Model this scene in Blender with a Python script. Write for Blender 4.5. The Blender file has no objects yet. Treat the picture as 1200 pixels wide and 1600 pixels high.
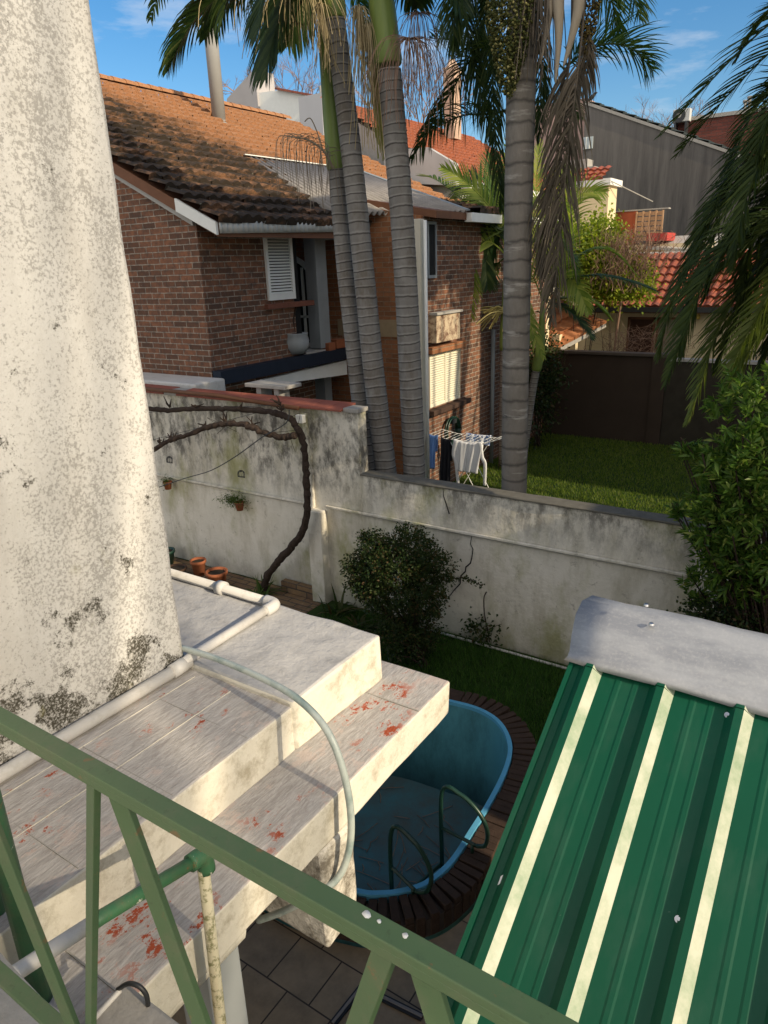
import bpy, math, random
import numpy as np
from mathutils import Vector, Matrix
random.seed(7); rng = np.random.default_rng(7)
R = math.radians
sc = bpy.context.scene
COL = sc.collection
# ---------------------------------------------------------------- camera
RT = Vector((0.8339824620589055, 0.5507742369751117, -0.03348123149840306))
UP = Vector((-0.1550027754619107, 0.29207529148024475, 0.9437511132209777))
FW = Vector((-0.52957283972771, 0.7818821931667286, -0.3289572060793254))
CAM = Vector((0, 0, 5.0))
cd = bpy.data.cameras.new('camera'); co = bpy.data.objects.new('camera', cd); COL.objects.link(co)
co.matrix_world = Matrix(((RT.x, UP.x, -FW.x, CAM.x), (RT.y, UP.y, -FW.y, CAM.y), (RT.z, UP.z, -FW.z, CAM.z), (0, 0, 0, 1)))
cd.sensor_fit = 'VERTICAL'; cd.sensor_height = 24; cd.lens = 24*1109/1600; cd.clip_start = .05; cd.clip_end = 2000
sc.camera = co
# ---------------------------------------------------------------- light
SUN = Vector((1, -.085, .5)).normalized()
w = bpy.data.worlds.new('World'); sc.world = w; w.use_nodes = True
nt = w.node_tree; nt.nodes.clear()
def N(nt, t, **k):
    n = nt.nodes.new(t)
    for a, b in k.items():
        if a.startswith('_'): n.inputs[a[1:].replace('_', ' ')].default_value = b
        else: setattr(n, a, b)
    return n
sky = N(nt, 'ShaderNodeTexSky', sky_type='NISHITA', sun_disc=False, sun_elevation=math.asin(SUN.z), sun_rotation=math.atan2(SUN.x, SUN.y), air_density=1.0, dust_density=.6, ozone_density=2.2)
bg = N(nt, 'ShaderNodeBackground', _Strength=.09); wo = N(nt, 'ShaderNodeOutputWorld')
tc = N(nt, 'ShaderNodeTexCoord'); mp = N(nt, 'ShaderNodeMapping'); mp.inputs['Scale'].default_value = (2.2, 2.2, 9)
no = N(nt, 'ShaderNodeTexNoise', _Scale=2.4, _Detail=7, _Roughness=.6)
cr = N(nt, 'ShaderNodeValToRGB'); cr.color_ramp.elements[0].position = .55; cr.color_ramp.elements[1].position = .8
cr.color_ramp.elements[0].color = (0, 0, 0, 1); cr.color_ramp.elements[1].color = (.7, .7, .7, 1)
mx = N(nt, 'ShaderNodeMix', data_type='RGBA'); mx.inputs['B'].default_value = (5.5, 5.8, 6.2, 1)
hs = N(nt, 'ShaderNodeHueSaturation', _Saturation=1.36)
l = nt.links.new
l(tc.outputs['Generated'], mp.inputs[0]); l(mp.outputs[0], no.inputs['Vector']); l(no.outputs['Fac'], cr.inputs[0])
l(cr.outputs[0], mx.inputs['Factor']); # unseen bright cloud added behind the viewer as fill light
dt = N(nt, 'ShaderNodeVectorMath', operation='DOT_PRODUCT'); dt.inputs[1].default_value = Vector((.45, -.85, .15)).normalized(); l(tc.outputs['Generated'], dt.inputs[0])
mr = N(nt, 'ShaderNodeMapRange'); l(dt.outputs['Value'], mr.inputs[0]); mr.inputs[1].default_value = -.1; mr.inputs[2].default_value = .75; mr.inputs[4].default_value = .85
mx2 = N(nt, 'ShaderNodeMix', data_type='RGBA'); mx2.inputs[7].default_value = (10.4, 9.8, 9.0, 1); l(mr.outputs[0], mx2.inputs[0])
l(sky.outputs[0], hs.inputs['Color']); l(hs.outputs[0], mx.inputs['A']); l(mx.outputs['Result'], mx2.inputs[6]); l(mx2.outputs[2], bg.inputs[0]); l(bg.outputs[0], wo.inputs[0])
sl = bpy.data.lights.new('sun', 'SUN'); sl.energy = 3.15; sl.angle = R(.53); sl.color = (1, .84, .60)
so = bpy.data.objects.new('sun', sl); COL.objects.link(so); so.rotation_euler = SUN.to_track_quat('Z', 'Y').to_euler(); so.location = (20, -3, 20)
sc.view_settings.view_transform = 'Standard'; sc.view_settings.look = 'None'; sc.view_settings.gamma = 1
sc.view_settings.exposure = .72
# ---------------------------------------------------------------- helpers
def PX(x, y, ax, v):
    """point where the sight line of a measured photo position meets the plane axis=v"""
    d = RT*((x-600)/1109)+UP*((800-y)/1109)+FW
    t = (v-CAM[ax])/d[ax]
    return CAM+d*t
def PL(pts, ax, v): return [PX(a, b, ax, v) for a, b in pts]
class MB:
    def __init__(s): s.v = []; s.f = []; s.m = []; s.uv = {}
    def add(s, vs, fs, mi=0, uvs=None):
        b = len(s.v); s.v += [tuple(p) for p in vs]
        for i, f in enumerate(fs):
            if uvs is not None: s.uv[len(s.f)] = uvs[i]
            s.f.append(tuple(b+k for k in f)); s.m.append(mi)
    def box(s, x0, x1, y0, y1, z0, z1, mi=0):
        s.add([(x, y, z) for z in (z0, z1) for y in (y0, y1) for x in (x0, x1)],
              [(0, 2, 3, 1), (4, 5, 7, 6), (0, 1, 5, 4), (2, 6, 7, 3), (0, 4, 6, 2), (1, 3, 7, 5)], mi); return s
    def bar(s, a, b, wd, th, up=(0, 0, 1), mi=0):
        a = Vector(a); b = Vector(b); t = (b-a).normalized(); u = Vector(up)
        sd = t.cross(u)
        if sd.length < 1e-3: sd = t.cross(Vector((1, 0, 0)))
        sd.normalize(); n = sd.cross(t).normalized(); sd = sd*wd/2; n = n*th/2
        s.add([p+q for p in (a, b) for q in (-sd-n, sd-n, sd+n, -sd+n)],
              [(0, 3, 2, 1), (4, 5, 6, 7), (0, 1, 5, 4), (1, 2, 6, 5), (2, 3, 7, 6), (3, 0, 4, 7)], mi); return s
    def prism(s, poly, d, mi=0):
        """closed polygon of 3D points swept by vector d"""
        n = len(poly); d = Vector(d); P = [Vector(p) for p in poly]
        s.add(P+[p+d for p in P], [tuple(range(n-1, -1, -1)), tuple(range(n, 2*n))]+[(i, (i+1) % n, n+(i+1) % n, n+i) for i in range(n)], mi); return s
    def tube(s, pts, r, n=10, mi=0, cap=True, sub=0):
        pts = [Vector(p) for p in pts]
        rr = list(r) if hasattr(r, '__len__') else [r]*len(pts)
        if sub:
            pts, rr = smooth(pts, sub, rr)
        k = len(pts); V = []; L = 0; ref = None; vs = []
        for i in range(k):
            t = (pts[min(i+1, k-1)]-pts[max(i-1, 0)]).normalized()
            if ref is None:
                ref = t.cross(Vector((0, 0, 1)) if abs(t.z) < .9 else Vector((1, 0, 0))).normalized()
            ref = (ref-t*ref.dot(t)).normalized(); b = t.cross(ref)
            if i: L += (pts[i]-pts[i-1]).length
            vs.append(L)
            for j in range(n):
                a = 2*math.pi*j/n; V.append(pts[i]+(ref*math.cos(a)+b*math.sin(a))*rr[i])
        F = []; U = []
        for i in range(k-1):
            for j in range(n):
                j2 = (j+1) % n; F.append((i*n+j, i*n+j2, (i+1)*n+j2, (i+1)*n+j))
                U.append([(j/n, vs[i]), ((j+1)/n, vs[i]), ((j+1)/n, vs[i+1]), (j/n, vs[i+1])])
        if cap:
            F += [tuple(range(n-1, -1, -1)), tuple((k-1)*n+j for j in range(n))]; U += [[(0, 0)]*n, [(0, 0)]*n]
        s.add(V, F, mi, U); return s
    def lathe(s, prof, c, n=24, mi=0):
        c = Vector(c); V = [c+Vector((r*math.cos(2*math.pi*j/n), r*math.sin(2*math.pi*j/n), z)) for r, z in prof for j in range(n)]
        F = [(i*n+j, i*n+(j+1) % n, (i+1)*n+(j+1) % n, (i+1)*n+j) for i in range(len(prof)-1) for j in range(n)]
        s.add(V, F, mi); return s
    def grid(s, fn, nu, nv, mi=0):
        V = [fn(i/nu, j/nv) for j in range(nv+1) for i in range(nu+1)]
        s.add(V, [(j*(nu+1)+i, j*(nu+1)+i+1, (j+1)*(nu+1)+i+1, (j+1)*(nu+1)+i) for j in range(nv) for i in range(nu)], mi); return s
    def build(s, name, mats, parent=None, label=None, smooth=False, bevel=0, loc=None, boxuv=True):
        V = np.array(s.v, dtype=np.float64).reshape(-1, 3)
        if parent is not None:
            o0 = np.array(wloc(parent)); off = o0
        elif loc is not None: off = np.array(loc)
        else:
            off = np.array([(V[:, 0].min()+V[:, 0].max())/2, (V[:, 1].min()+V[:, 1].max())/2, V[:, 2].min()])
        me = bpy.data.meshes.new(name); me.from_pydata([tuple(p) for p in (V-off)], [], s.f); me.update()
        if not isinstance(mats, (list, tuple)): mats = [mats]
        for m in mats: me.materials.append(m)
        me.polygons.foreach_set('material_index', s.m)
        uvl = me.uv_layers.new(name='UVMap'); k = 0; uv = np.zeros((len(me.loops), 2))
        for fi, f in enumerate(s.f):
            if fi in s.uv:
                uv[k:k+len(f)] = s.uv[fi]
            else:
                P = V[list(f)]; n = np.cross(P[1]-P[0], P[2]-P[0]) if len(f) == 3 else np.cross(P[2]-P[0], P[3]-P[1])
                a = int(np.argmax(np.abs(n)))
                uv[k:k+len(f)] = P[:, [1, 2]] if a == 0 else (P[:, [0, 2]] if a == 1 else P[:, [0, 1]])
            k += len(f)
        uvl.data.foreach_set('uv', uv.ravel())
        if smooth: me.polygons.foreach_set('use_smooth', [True]*len(me.polygons))
        o = bpy.data.objects.new(name, me); COL.objects.link(o)
        if parent is not None: o.parent = parent
        else: o.location = off
        if bevel:
            b = o.modifiers.new('bevel', 'BEVEL'); b.width = bevel; b.segments = 2; b.limit_method = 'ANGLE'
        if smooth == 'auto' or bevel: pass
        if label: o['label'] = label
        return o
def wloc(o):
    p = Vector(o.location)
    while o.parent: o = o.parent; p += Vector(o.location)
    return p
def smooth(pts, sub, rr=None):
    P = [Vector(p) for p in pts]; out = []; ro = []
    for i in range(len(P)-1):
        p0 = P[max(i-1, 0)]; p1 = P[i]; p2 = P[i+1]; p3 = P[min(i+2, len(P)-1)]
        for k in range(sub):
            t = k/sub
            out.append(.5*((2*p1)+(p2-p0)*t+(2*p0-5*p1+4*p2-p3)*t*t+(3*p1-p0-3*p2+p3)*t**3))
            if rr: ro.append(rr[i]*(1-t)+rr[i+1]*t)
    out.append(P[-1])
    if rr: ro.append(rr[-1])
    return (out, ro) if rr else out
def thing(name, label, cat, loc=(0, 0, 0), group=None):
    o = bpy.data.objects.new(name, None); o.empty_display_size = .1; COL.objects.link(o); o.location = loc
    return tag(o, label, cat, group)
def tag(o, label=None, cat=None, group=None, kind=None):
    if label: o['label'] = label
    if cat: o['category'] = cat
    if group: o['group'] = group
    if kind: o['kind'] = kind
    return o
# ---------------------------------------------------------------- materials
def mat(name, fn, rough=.8, spec=.3, metal=0, bump=None):
    m = bpy.data.materials.new(name); m.use_nodes = True; t = m.node_tree; b = t.nodes['Principled BSDF']
    b.inputs['Roughness'].default_value = rough; b.inputs['Specular IOR Level'].default_value = spec; b.inputs['Metallic'].default_value = metal
    c = fn(t, b)
    if c is not None:
        if isinstance(c, tuple): b.inputs['Base Color'].default_value = (*c, 1)
        else: t.links.new(c, b.inputs['Base Color'])
    if bump:
        sc_, st, dist = bump[:3]
        v = noise(t, sc_, 8, .6, bump[3] if len(bump) > 3 else None)
        bp = N(t, 'ShaderNodeBump', _Strength=st, _Distance=dist); t.links.new(v, bp.inputs['Height']); t.links.new(bp.outputs[0], b.inputs['Normal'])
    return m
def coords(t, stretch=None, kind='Object', uv=False):
    tc = N(t, 'ShaderNodeTexCoord'); o = tc.outputs['UV' if uv else kind]
    if stretch:
        mp = N(t, 'ShaderNodeMapping'); mp.inputs['Scale'].default_value = stretch; t.links.new(o, mp.inputs[0]); return mp.outputs[0]
    return o
def noise(t, s, det=6, ro=.6, stretch=None, dist=0, uv=False):
    n = N(t, 'ShaderNodeTexNoise', _Scale=s, _Detail=det, _Roughness=ro, _Distortion=dist); t.links.new(coords(t, stretch, uv=uv), n.inputs['Vector']); return n.outputs['Fac']
def ramp(t, f, *st):
    r = N(t, 'ShaderNodeValToRGB'); e = r.color_ramp.elements
    while len(e) < len(st): e.new(.5)
    for k, (p, c) in enumerate(st):
        e[k].position = p; e[k].color = (c, c, c, 1) if not isinstance(c, tuple) else (*c, 1)
    t.links.new(f, r.inputs[0]); return r.outputs[0]
def mix(t, f, a, b, mode='MIX'):
    m = N(t, 'ShaderNodeMix', data_type='RGBA', blend_type=mode)
    for nm, v in (('Factor', f), ('A', a), ('B', b)):
        i = m.inputs[nm] if nm != 'Factor' else m.inputs[0]
        if nm == 'A': i = m.inputs[6]
        if nm == 'B': i = m.inputs[7]
        if isinstance(v, (int, float)): i.default_value = v
        elif isinstance(v, tuple): i.default_value = (*v, 1)
        else: t.links.new(v, i)
    return m.outputs[2]
def mth(t, op, a, b=0.):
    m = N(t, 'ShaderNodeMath', operation=op)
    for i, v in enumerate((a, b)):
        if isinstance(v, (int, float)): m.inputs[i].default_value = v
        else: t.links.new(v, m.inputs[i])
    return m.outputs[0]
def posz(t, ax=2):
    g = N(t, 'ShaderNodeNewGeometry'); s = N(t, 'ShaderNodeSeparateXYZ'); t.links.new(g.outputs['Position'], s.inputs[0]); return s.outputs[ax]
def maprange(t, v, a, b, c=0., d=1.):
    m = N(t, 'ShaderNodeMapRange'); t.links.new(v, m.inputs[0])
    for i, x in enumerate((a, b, c, d)): m.inputs[i+1].default_value = x
    return m.outputs[0]
def flat(c, var=.25, s=6):
    def f(t, b):
        n = noise(t, s, 5, .6)
        return mix(t, n, tuple(x*(1-var) for x in c), tuple(min(1, x*(1+var)) for x in c))
    return f
def m_stucco(t, b):
    base = mix(t, noise(t, .9, 5, .6), (.47, .46, .445), (.66, .65, .62))
    base = mix(t, ramp(t, noise(t, 2.4, 6, .65, (1, 1.4, .5)), (.48, 0.), (.70, .5)), base, (.40, .385, .36))
    big = noise(t, .75, 4, .6, (1, 1.5, .8))
    f = mth(t, 'ADD', noise(t, 64, 6, .75), mth(t, 'MULTIPLY', big, .42)); f = mth(t, 'ADD', f, mth(t, 'MULTIPLY', noise(t, 7, 4, .6), .22))
    c = mix(t, ramp(t, f, (.85, 0.), (.92, .60)), base, (.20, .19, .175))
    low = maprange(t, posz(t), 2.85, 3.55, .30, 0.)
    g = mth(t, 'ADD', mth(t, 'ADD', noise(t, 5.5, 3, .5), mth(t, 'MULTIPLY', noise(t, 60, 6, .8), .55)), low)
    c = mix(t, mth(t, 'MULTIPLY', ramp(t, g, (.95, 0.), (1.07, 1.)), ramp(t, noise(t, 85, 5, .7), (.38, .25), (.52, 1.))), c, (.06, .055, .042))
    mo = ramp(t, noise(t, 3.1, 6, .7, (1, 1.3, .9)), (.60, 0.), (.70, .6))
    return mix(t, mth(t, 'MULTIPLY', maprange(t, posz(t), 2.9, 4.2, 1., 0.), mo), c, (.30, .28, .11))
STUCCO = mat('dirty_white_stucco', m_stucco, .9, .2, bump=(30, .5, .012))
def m_wall(t, b):
    base = mix(t, noise(t, 2.2, 5), (.56, .53, .45), (.80, .76, .68))
    st = ramp(t, noise(t, 2.6, 7, .7, (1.2, 1, .35)), (.48, 0.), (.72, .6))
    c = mix(t, st, base, (.30, .27, .17))
    top = maprange(t, posz(t), 1.45, 2.2, 0., 1.)
    bl = ramp(t, noise(t, 6, 9, .75, (1, 1, .5)), (.44, 0.), (.60, .85))
    c = mix(t, mth(t, 'MULTIPLY', bl, top), c, (.09, .085, .075))
    c = mix(t, ramp(t, noise(t, 8, 10, .82), (.57, 0.), (.66, .6)), c, (.20, .18, .15))
    gr = ramp(t, noise(t, 1.3, 6, .65, (1, 1, .6)), (.52, 0.), (.68, .75))
    c = mix(t, gr, c, (.30, .30, .12))
    low = mth(t, 'MULTIPLY', maprange(t, posz(t), 0., .6, .8, 0.), noise(t, 5, 5))
    return mix(t, low, c, (.12, .12, .06))
WALL = mat('weathered_wall_plaster', m_wall, .95, .15, bump=(14, .5, .02))
def m_slab(t, b):
    base = mix(t, noise(t, 3, 6, .6), (.28, .26, .245), (.39, .37, .35))
    br = noise(t, 7, 8, .8, (8, 1, 1), 1.0)
    c = mix(t, ramp(t, br, (.42, 0.), (.58, .9)), base, (.50, .475, .455))
    c = mix(t, ramp(t, noise(t, 4, 7, .7, (3, 1, 1), 2.), (.5, 0.), (.7, .6)), c, (.27, .24, .225))
    c = mix(t, ramp(t, noise(t, 9, 7, .8, (4, 1, 1), .8), (.58, 0.), (.68, .45)), c, (.27, .23, .20))
    edge = mth(t, 'MULTIPLY', maprange(t, posz(t, 0), -2.1, -1.80, 0., .055), 1.)
    red = mth(t, 'MULTIPLY', ramp(t, mth(t, 'ADD', edge, noise(t, 7.5, 10, .8, (1.2, .8, 1))), (.580, 0.), (.60, 1.)), ramp(t, noise(t, 1.9, 3, .5), (.50, 0.), (.58, 1.)))
    c = mix(t, ramp(t, mth(t, 'ADD', edge, noise(t, 7.5, 10, .8, (1.2, .8, 1))), (.555, 0.), (.58, .7)), c, (.50, .42, .38))
    return mix(t, red, c, (.34, .07, .03))
SLAB = mat('peeling_white_paint_over_red', m_slab, .85, .25, bump=(12, .5, .012, (5, 1, 1)))
PLAST = mat('rough_white_plaster', lambda t, b: mix(t, ramp(t, noise(t, 7, 8, .7), (.5, 0.), (.75, .7)), mix(t, noise(t, 2.5, 5), (.38, .375, .37), (.52, .51, .50)), (.25, .245, .24)), .9, .2, bump=(9, .6, .03))
def m_riser(t, b):
    c = mix(t, noise(t, 3, 6), (.56, .52, .43), (.74, .71, .62))
    return mix(t, ramp(t, noise(t, 5, 9, .8), (.50, 0.), (.66, .75)), c, (.32, .28, .20))
RISER = mat('stained_white_riser', m_riser, .85, .25, bump=(12, .6, .02))
def m_beam(t, b):
    c = mix(t, noise(t, 4, 6), (.60, .56, .48), (.74, .70, .62))
    return mix(t, ramp(t, noise(t, 3.5, 9, .8), (.46, 0.), (.6, .9)), c, (.14, .12, .09))
BEAM = mat('mouldy_beam_plaster', m_beam, .9, .2, bump=(15, .7, .03))
def brickfn(c1, c2, mo, sc_=1., grime=.5):
    def f(t, b):
        br = N(t, 'ShaderNodeTexBrick', offset=.5); br.inputs['Scale'].default_value = sc_
        for k, v in (('Brick Width', .33), ('Row Height', .099), ('Mortar Size', .0095), ('Mortar Smooth', .3), ('Bias', -.1)): br.inputs[k].default_value = v
        br.inputs['Color1'].default_value = (*c1, 1); br.inputs['Color2'].default_value = (*c2, 1); br.inputs['Mortar'].default_value = (*mo, 1)
        uvc = coords(t, uv=True)
        nz = N(t, 'ShaderNodeTexNoise', _Scale=9, _Detail=3); t.links.new(uvc, nz.inputs['Vector'])
        va = N(t, 'ShaderNodeVectorMath', operation='MULTIPLY_ADD'); va.inputs[1].default_value = (.012, .012, 0); t.links.new(nz.outputs['Color'], va.inputs[0]); t.links.new(uvc, va.inputs[2])
        t.links.new(va.outputs[0], br.inputs['Vector'])
        c = mix(t, ramp(t, noise(t, 9, 7, .75), (.42, 0.), (.68, grime)), br.outputs['Color'], (.06, .05, .045))
        c = mix(t, ramp(t, noise(t, 17, 5, .8), (.60, 0.), (.7, .5)), c, (.42, .38, .34))
        bp = N(t, 'ShaderNodeBump', _Strength=.8, _Distance=.012, invert=True); t.links.new(br.outputs['Fac'], bp.inputs['Height']); t.links.new(bp.outputs[0], b.inputs['Normal'])
        return c
    return f
BRICK = mat('old_red_brick', brickfn((.26, .115, .065), (.10, .055, .038), (.36, .31, .25), 1., .85), .9, .15)
BRICKO = mat('orange_brick', brickfn((.33, .135, .06), (.20, .085, .04), (.28, .20, .13), 1, .3), .9, .15)
BRICKD = mat('dark_red_brick', brickfn((.20, .06, .045), (.12, .04, .03), (.12, .07, .06), .7), .9, .15)
def m_tile(t, b):
    g = N(t, 'ShaderNodeNewGeometry')
    c = mix(t, noise(t, 3.2, 6, .7), (.25, .115, .055), (.45, .235, .12))
    c = mix(t, ramp(t, noise(t, 16, 8, .8), (.52, 0.), (.64, .8)), c, (.09, .07, .045))
    x = posz(t, 0); y = posz(t, 1)
    k = mth(t, 'ADD', mth(t, 'MULTIPLY', x, .22), mth(t, 'MULTIPLY', y, -.32))      # moss and cast shadow painted together over the low near corner
    mo = maprange(t, mth(t, 'ADD', k, mth(t, 'MULTIPLY', noise(t, 1.6, 7, .75), 2.6)), -6.2, -5.5, 0., .93)
    mo = mth(t, 'MULTIPLY', mo, ramp(t, noise(t, 2.6, 7, .75, (1, .5, 1)), (.36, .35), (.50, 1.)))
    c = mix(t, mo, c, (.022, .022, .018))
    return mix(t, ramp(t, noise(t, 9, 4, .6), (.69, 0.), (.73, .5)), c, (.30, .32, .26))
TILE = mat('mossy_shadowed_clay_tile', m_tile, .85, .25, bump=(30, .4, .01))
TILER = mat('red_clay_tile', lambda t, b: mix(t, ramp(t, noise(t, 5, 7, .7), (.40, 0.), (.66, .9)), (.33, .085, .04), (.11, .045, .035)), .6, .4)
TILEC = mat('coping_red_tile', lambda t, b: mix(t, noise(t, 5, 7, .7), (.20, .06, .045), (.33, .11, .07)), .7, .3)
def green_paint(c, chip=.72):
    def f(t, b):
        k = mix(t, noise(t, 3, 5), tuple(x*.8 for x in c), tuple(x*1.2 for x in c))
        k = mix(t, ramp(t, noise(t, 16, 5, .6), (chip, 0.), (chip+.03, 1.)), k, (.6, .58, .5))
        k = mix(t, ramp(t, noise(t, 7, 8, .75), (.48, 0.), (.70, .55)), k, (.16, .15, .09))
        k = mix(t, ramp(t, noise(t, 90, 4, .6), (.62, 0.), (.70, .4)), k, (.05, .07, .03))
        return mix(t, ramp(t, noise(t, 24, 6, .7, None, 0), (.62, 0.), (.66, .8)), k, (.20, .12, .05))
    return f
GREEN = mat('green_railing_paint', green_paint((.082, .138, .058)), .42, .5, bump=(60, .15, .003))
GREENP = mat('green_pipe_paint', green_paint((.05, .15, .07), .66), .5, .4, bump=(40, .3, .004))
GREEND = mat('dark_green_tube', flat((.012, .045, .03)), .35, .5)
def m_shed(t, b):
    c = mix(t, noise(t, 1.2, 4), (.001, .055, .028), (.002, .078, .040))
    c = mix(t, ramp(t, noise(t, 35, 3, .6), (.76, 0.), (.78, 1.)), c, (.5, .5, .45))
    return mix(t, ramp(t, noise(t, 2.2, 7, .7, (3, 1, 1)), (.48, 0.), (.75, .55)), c, (.03, .09, .06))
SHED = mat('green_roof_sheet', m_shed, .45, .25)
SHEDP = mat('sun_glint_rib_paint', lambda t, b: mix(t, ramp(t, noise(t, 3.2, 6, .7), (.4, 0.), (.65, 1.)), (.40, .42, .33), (.17, .25, .15)), .5, .5, bump=(4, .3, .01))  # sun glints and dapples on the rib sides, put into the colour
GALV = mat('galvanised_steel', lambda t, b: mix(t, ramp(t, noise(t, 60, 3, .6), (.5, 0.), (.75, .35)), mix(t, ramp(t, noise(t, 3.5, 6, .65, (.6, 2, 2)), (.4, 0.), (.62, 1.)), (.29, .305, .335), (.40, .415, .44)), (.55, .55, .55)), .55, .4, .35, bump=(3, .3, .03))
ZINC = mat('grey_corrugated_zinc', flat((.27, .25, .23), .35, 3), .7, .25, .0)
ZINCL = mat('pale_zinc_fascia', flat((.50, .50, .47), .25, 3), .6, .4, .1)
METD = mat('dark_steel', flat((.02, .022, .025)), .5, .5)
CHROME = mat('screw_zinc', lambda t, b: (.6, .6, .6), .3, .5, 1)
WHITE = mat('white_paint', flat((.74, .74, .70), .1), .6, .4)
WHITEP = mat('white_pvc_pipe', lambda t, b: mix(t, ramp(t, noise(t, 9, 7, .7), (.5, 0.), (.7, .6)), (.56, .545, .52), (.36, .34, .30)), .5, .4, bump=(30, .2, .004))
CREAM = mat('cream_plaster', flat((.66, .55, .36), .12, 2), .9, .2)
CREAML = mat('cream_shutter_paint', flat((.72, .68, .54), .08), .6, .3)
GREYB = mat('blue_grey_column_paint', flat((.24, .26, .27), .2, 3), .8, .2)
GREYC = mat('grey_concrete', lambda t, b: mix(t, noise(t, 12, 8, .75), (.22, .21, .19), (.46, .44, .41)), .95, .1, bump=(25, .6, .01))
BROWN = mat('dark_brown_fence_paint', flat((.045, .032, .024), .25, 2), .85, .2)
DARKIN = mat('dark_interior', lambda t, b: (.012, .012, .012), .9)
NAVY = mat('dark_blue_awning', flat((.012, .018, .032), .3), .7, .3)
TERRA = mat('terracotta', lambda t, b: mix(t, noise(t, 9, 6, .7), (.22, .07, .035), (.36, .13, .06)), .85, .2)
SOIL = mat('soil', flat((.03, .022, .015)), .95)
WOODB = mat('brown_wood', flat((.16, .07, .035), .3, 5), .7)
WOODL = mat('pale_board_wood', flat((.42, .26, .15), .3, 5), .8)
VINE = mat('vine_bark', lambda t, b: mix(t, noise(t, 18, 8, .8, (1, 1, .3)), (.02, .014, .011), (.085, .062, .05)), .95, .1, bump=(30, 1, .03))
BLACK = mat('black_rubber', lambda t, b: (.012, .012, .013), .5)
def m_pool(t, b):
    c = mix(t, noise(t, 1.6, 6, .7), (.08, .27, .32), (.13, .40, .46))
    d = ramp(t, noise(t, 2.5, 8, .75, (1, 1, .35)), (.45, 0.), (.75, .75))
    c = mix(t, d, c, (.025, .055, .05))
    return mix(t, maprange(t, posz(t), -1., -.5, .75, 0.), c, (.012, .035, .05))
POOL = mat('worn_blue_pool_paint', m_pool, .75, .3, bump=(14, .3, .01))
POOLF = mat('dirty_pool_floor', lambda t, b: mix(t, ramp(t, noise(t, 2.4, 8, .75), (.35, 0.), (.7, 1.)), (.06, .16, .185), (.085, .09, .08)), .7, .3)
POOLR = mat('light_blue_rim_paint', flat((.11, .38, .56), .25), .6, .3)
RIMB = mat('pool_rim_brick', lambda t, b: mix(t, noise(t, 11, 7, .75), (.022, .016, .013), (.095, .06, .042)), .9, .15, bump=(40, .6, .01))
def m_tilefloor(t, b):
    br = N(t, 'ShaderNodeTexBrick', offset=.5)
    for k, v in (('Scale', 1), ('Brick Width', .40), ('Row Height', .40), ('Mortar Size', .006)): br.inputs[k].default_value = v
    br.inputs['Color1'].default_value = (.40, .31, .20, 1); br.inputs['Color2'].default_value = (.32, .25, .17, 1); br.inputs['Mortar'].default_value = (.05, .04, .035, 1)
    mp = N(t, 'ShaderNodeMapping'); mp.inputs['Rotation'].default_value = (0, 0, R(0)); t.links.new(coords(t), mp.inputs[0]); t.links.new(mp.outputs[0], br.inputs['Vector'])
    return mix(t, ramp(t, noise(t, 4, 7, .7), (.4, 0.), (.75, .6)), br.outputs['Color'], (.09, .08, .06))
PATIO = mat('stone_patio_tile', m_tilefloor, .75, .3)
GRASSG = mat('grass_ground', lambda t, b: mix(t, noise(t, 5, 6, .7), (.012, .03, .008), (.04, .065, .018)), .95, .1)
def leafmat(name, c1, c2, tr=.3, rough=.5, c3=None):
    m = bpy.data.materials.new(name); m.use_nodes = True; t = m.node_tree; b = t.nodes['Principled BSDF']; out = t.nodes['Material Output']
    g = N(t, 'ShaderNodeNewGeometry')
    st = [(0., c1), (1., c2)] if c3 is None else [(0., c1), (.8, c2), (1., c3)]
    c = ramp(t, g.outputs['Random Per Island'], *st)
    t.links.new(c, b.inputs['Base Color']); b.inputs['Roughness'].default_value = rough; b.inputs['Specular IOR Level'].default_value = .2
    tr_ = N(t, 'ShaderNodeBsdfTranslucent'); ms = N(t, 'ShaderNodeMixShader'); ms.inputs[0].default_value = tr
    br = mix(t, 1., c, (1.6, 1.7, .7), 'MULTIPLY'); t.links.new(br, tr_.inputs[0])
    t.links.new(b.outputs[0], ms.inputs[1]); t.links.new(tr_.outputs[0], ms.inputs[2]); t.links.new(ms.outputs[0], out.inputs[0]); return m
LF_PALMD = leafmat('dark_shaded_palm_leaf', (.014, .036, .012), (.045, .075, .02), .25, .45, (.10, .12, .04))  # darker leaf copy, shade from other fronds put into the colour
LF_PALM = leafmat('palm_leaf', (.03, .075, .02), (.10, .15, .035), .35, .4)
LF_PALML = leafmat('young_palm_leaf', (.12, .20, .03), (.32, .35, .08), .45, .45)
LF_DEAD = leafmat('dead_palm_leaf', (.07, .058, .045), (.20, .165, .125), .15, .8)
LF_STRAW = leafmat('dried_flower_stalk', (.28, .22, .12), (.45, .37, .22), .2, .8)
LF_BUSH = leafmat('small_dark_leaf', (.012, .03, .01), (.04, .06, .015), .25, .5, (.10, .06, .03))
LF_OLE = leafmat('oleander_leaf', (.03, .08, .015), (.12, .20, .035), .4, .35, (.26, .30, .08))
LF_LIME = leafmat('lime_leaf', (.10, .16, .015), (.32, .36, .04), .4, .45)
LF_TWIG = leafmat('bare_twig', (.16, .10, .07), (.32, .20, .14), 0., .8)
LF_GRASS = leafmat('grass_blade', (.02, .07, .012), (.08, .16, .028), .4, .6)
LF_LAWN = leafmat('lawn_blade', (.035, .08, .012), (.17, .23, .035), .55, .6, (.22, .22, .08))
LF_FERN = leafmat('fern_leaf', (.03, .07, .012), (.09, .13, .03), .3, .6)
FRUIT = leafmat('green_palm_fruit', (.035, .05, .012), (.12, .12, .035), .0, .5, (.45, .40, .16))
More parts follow.
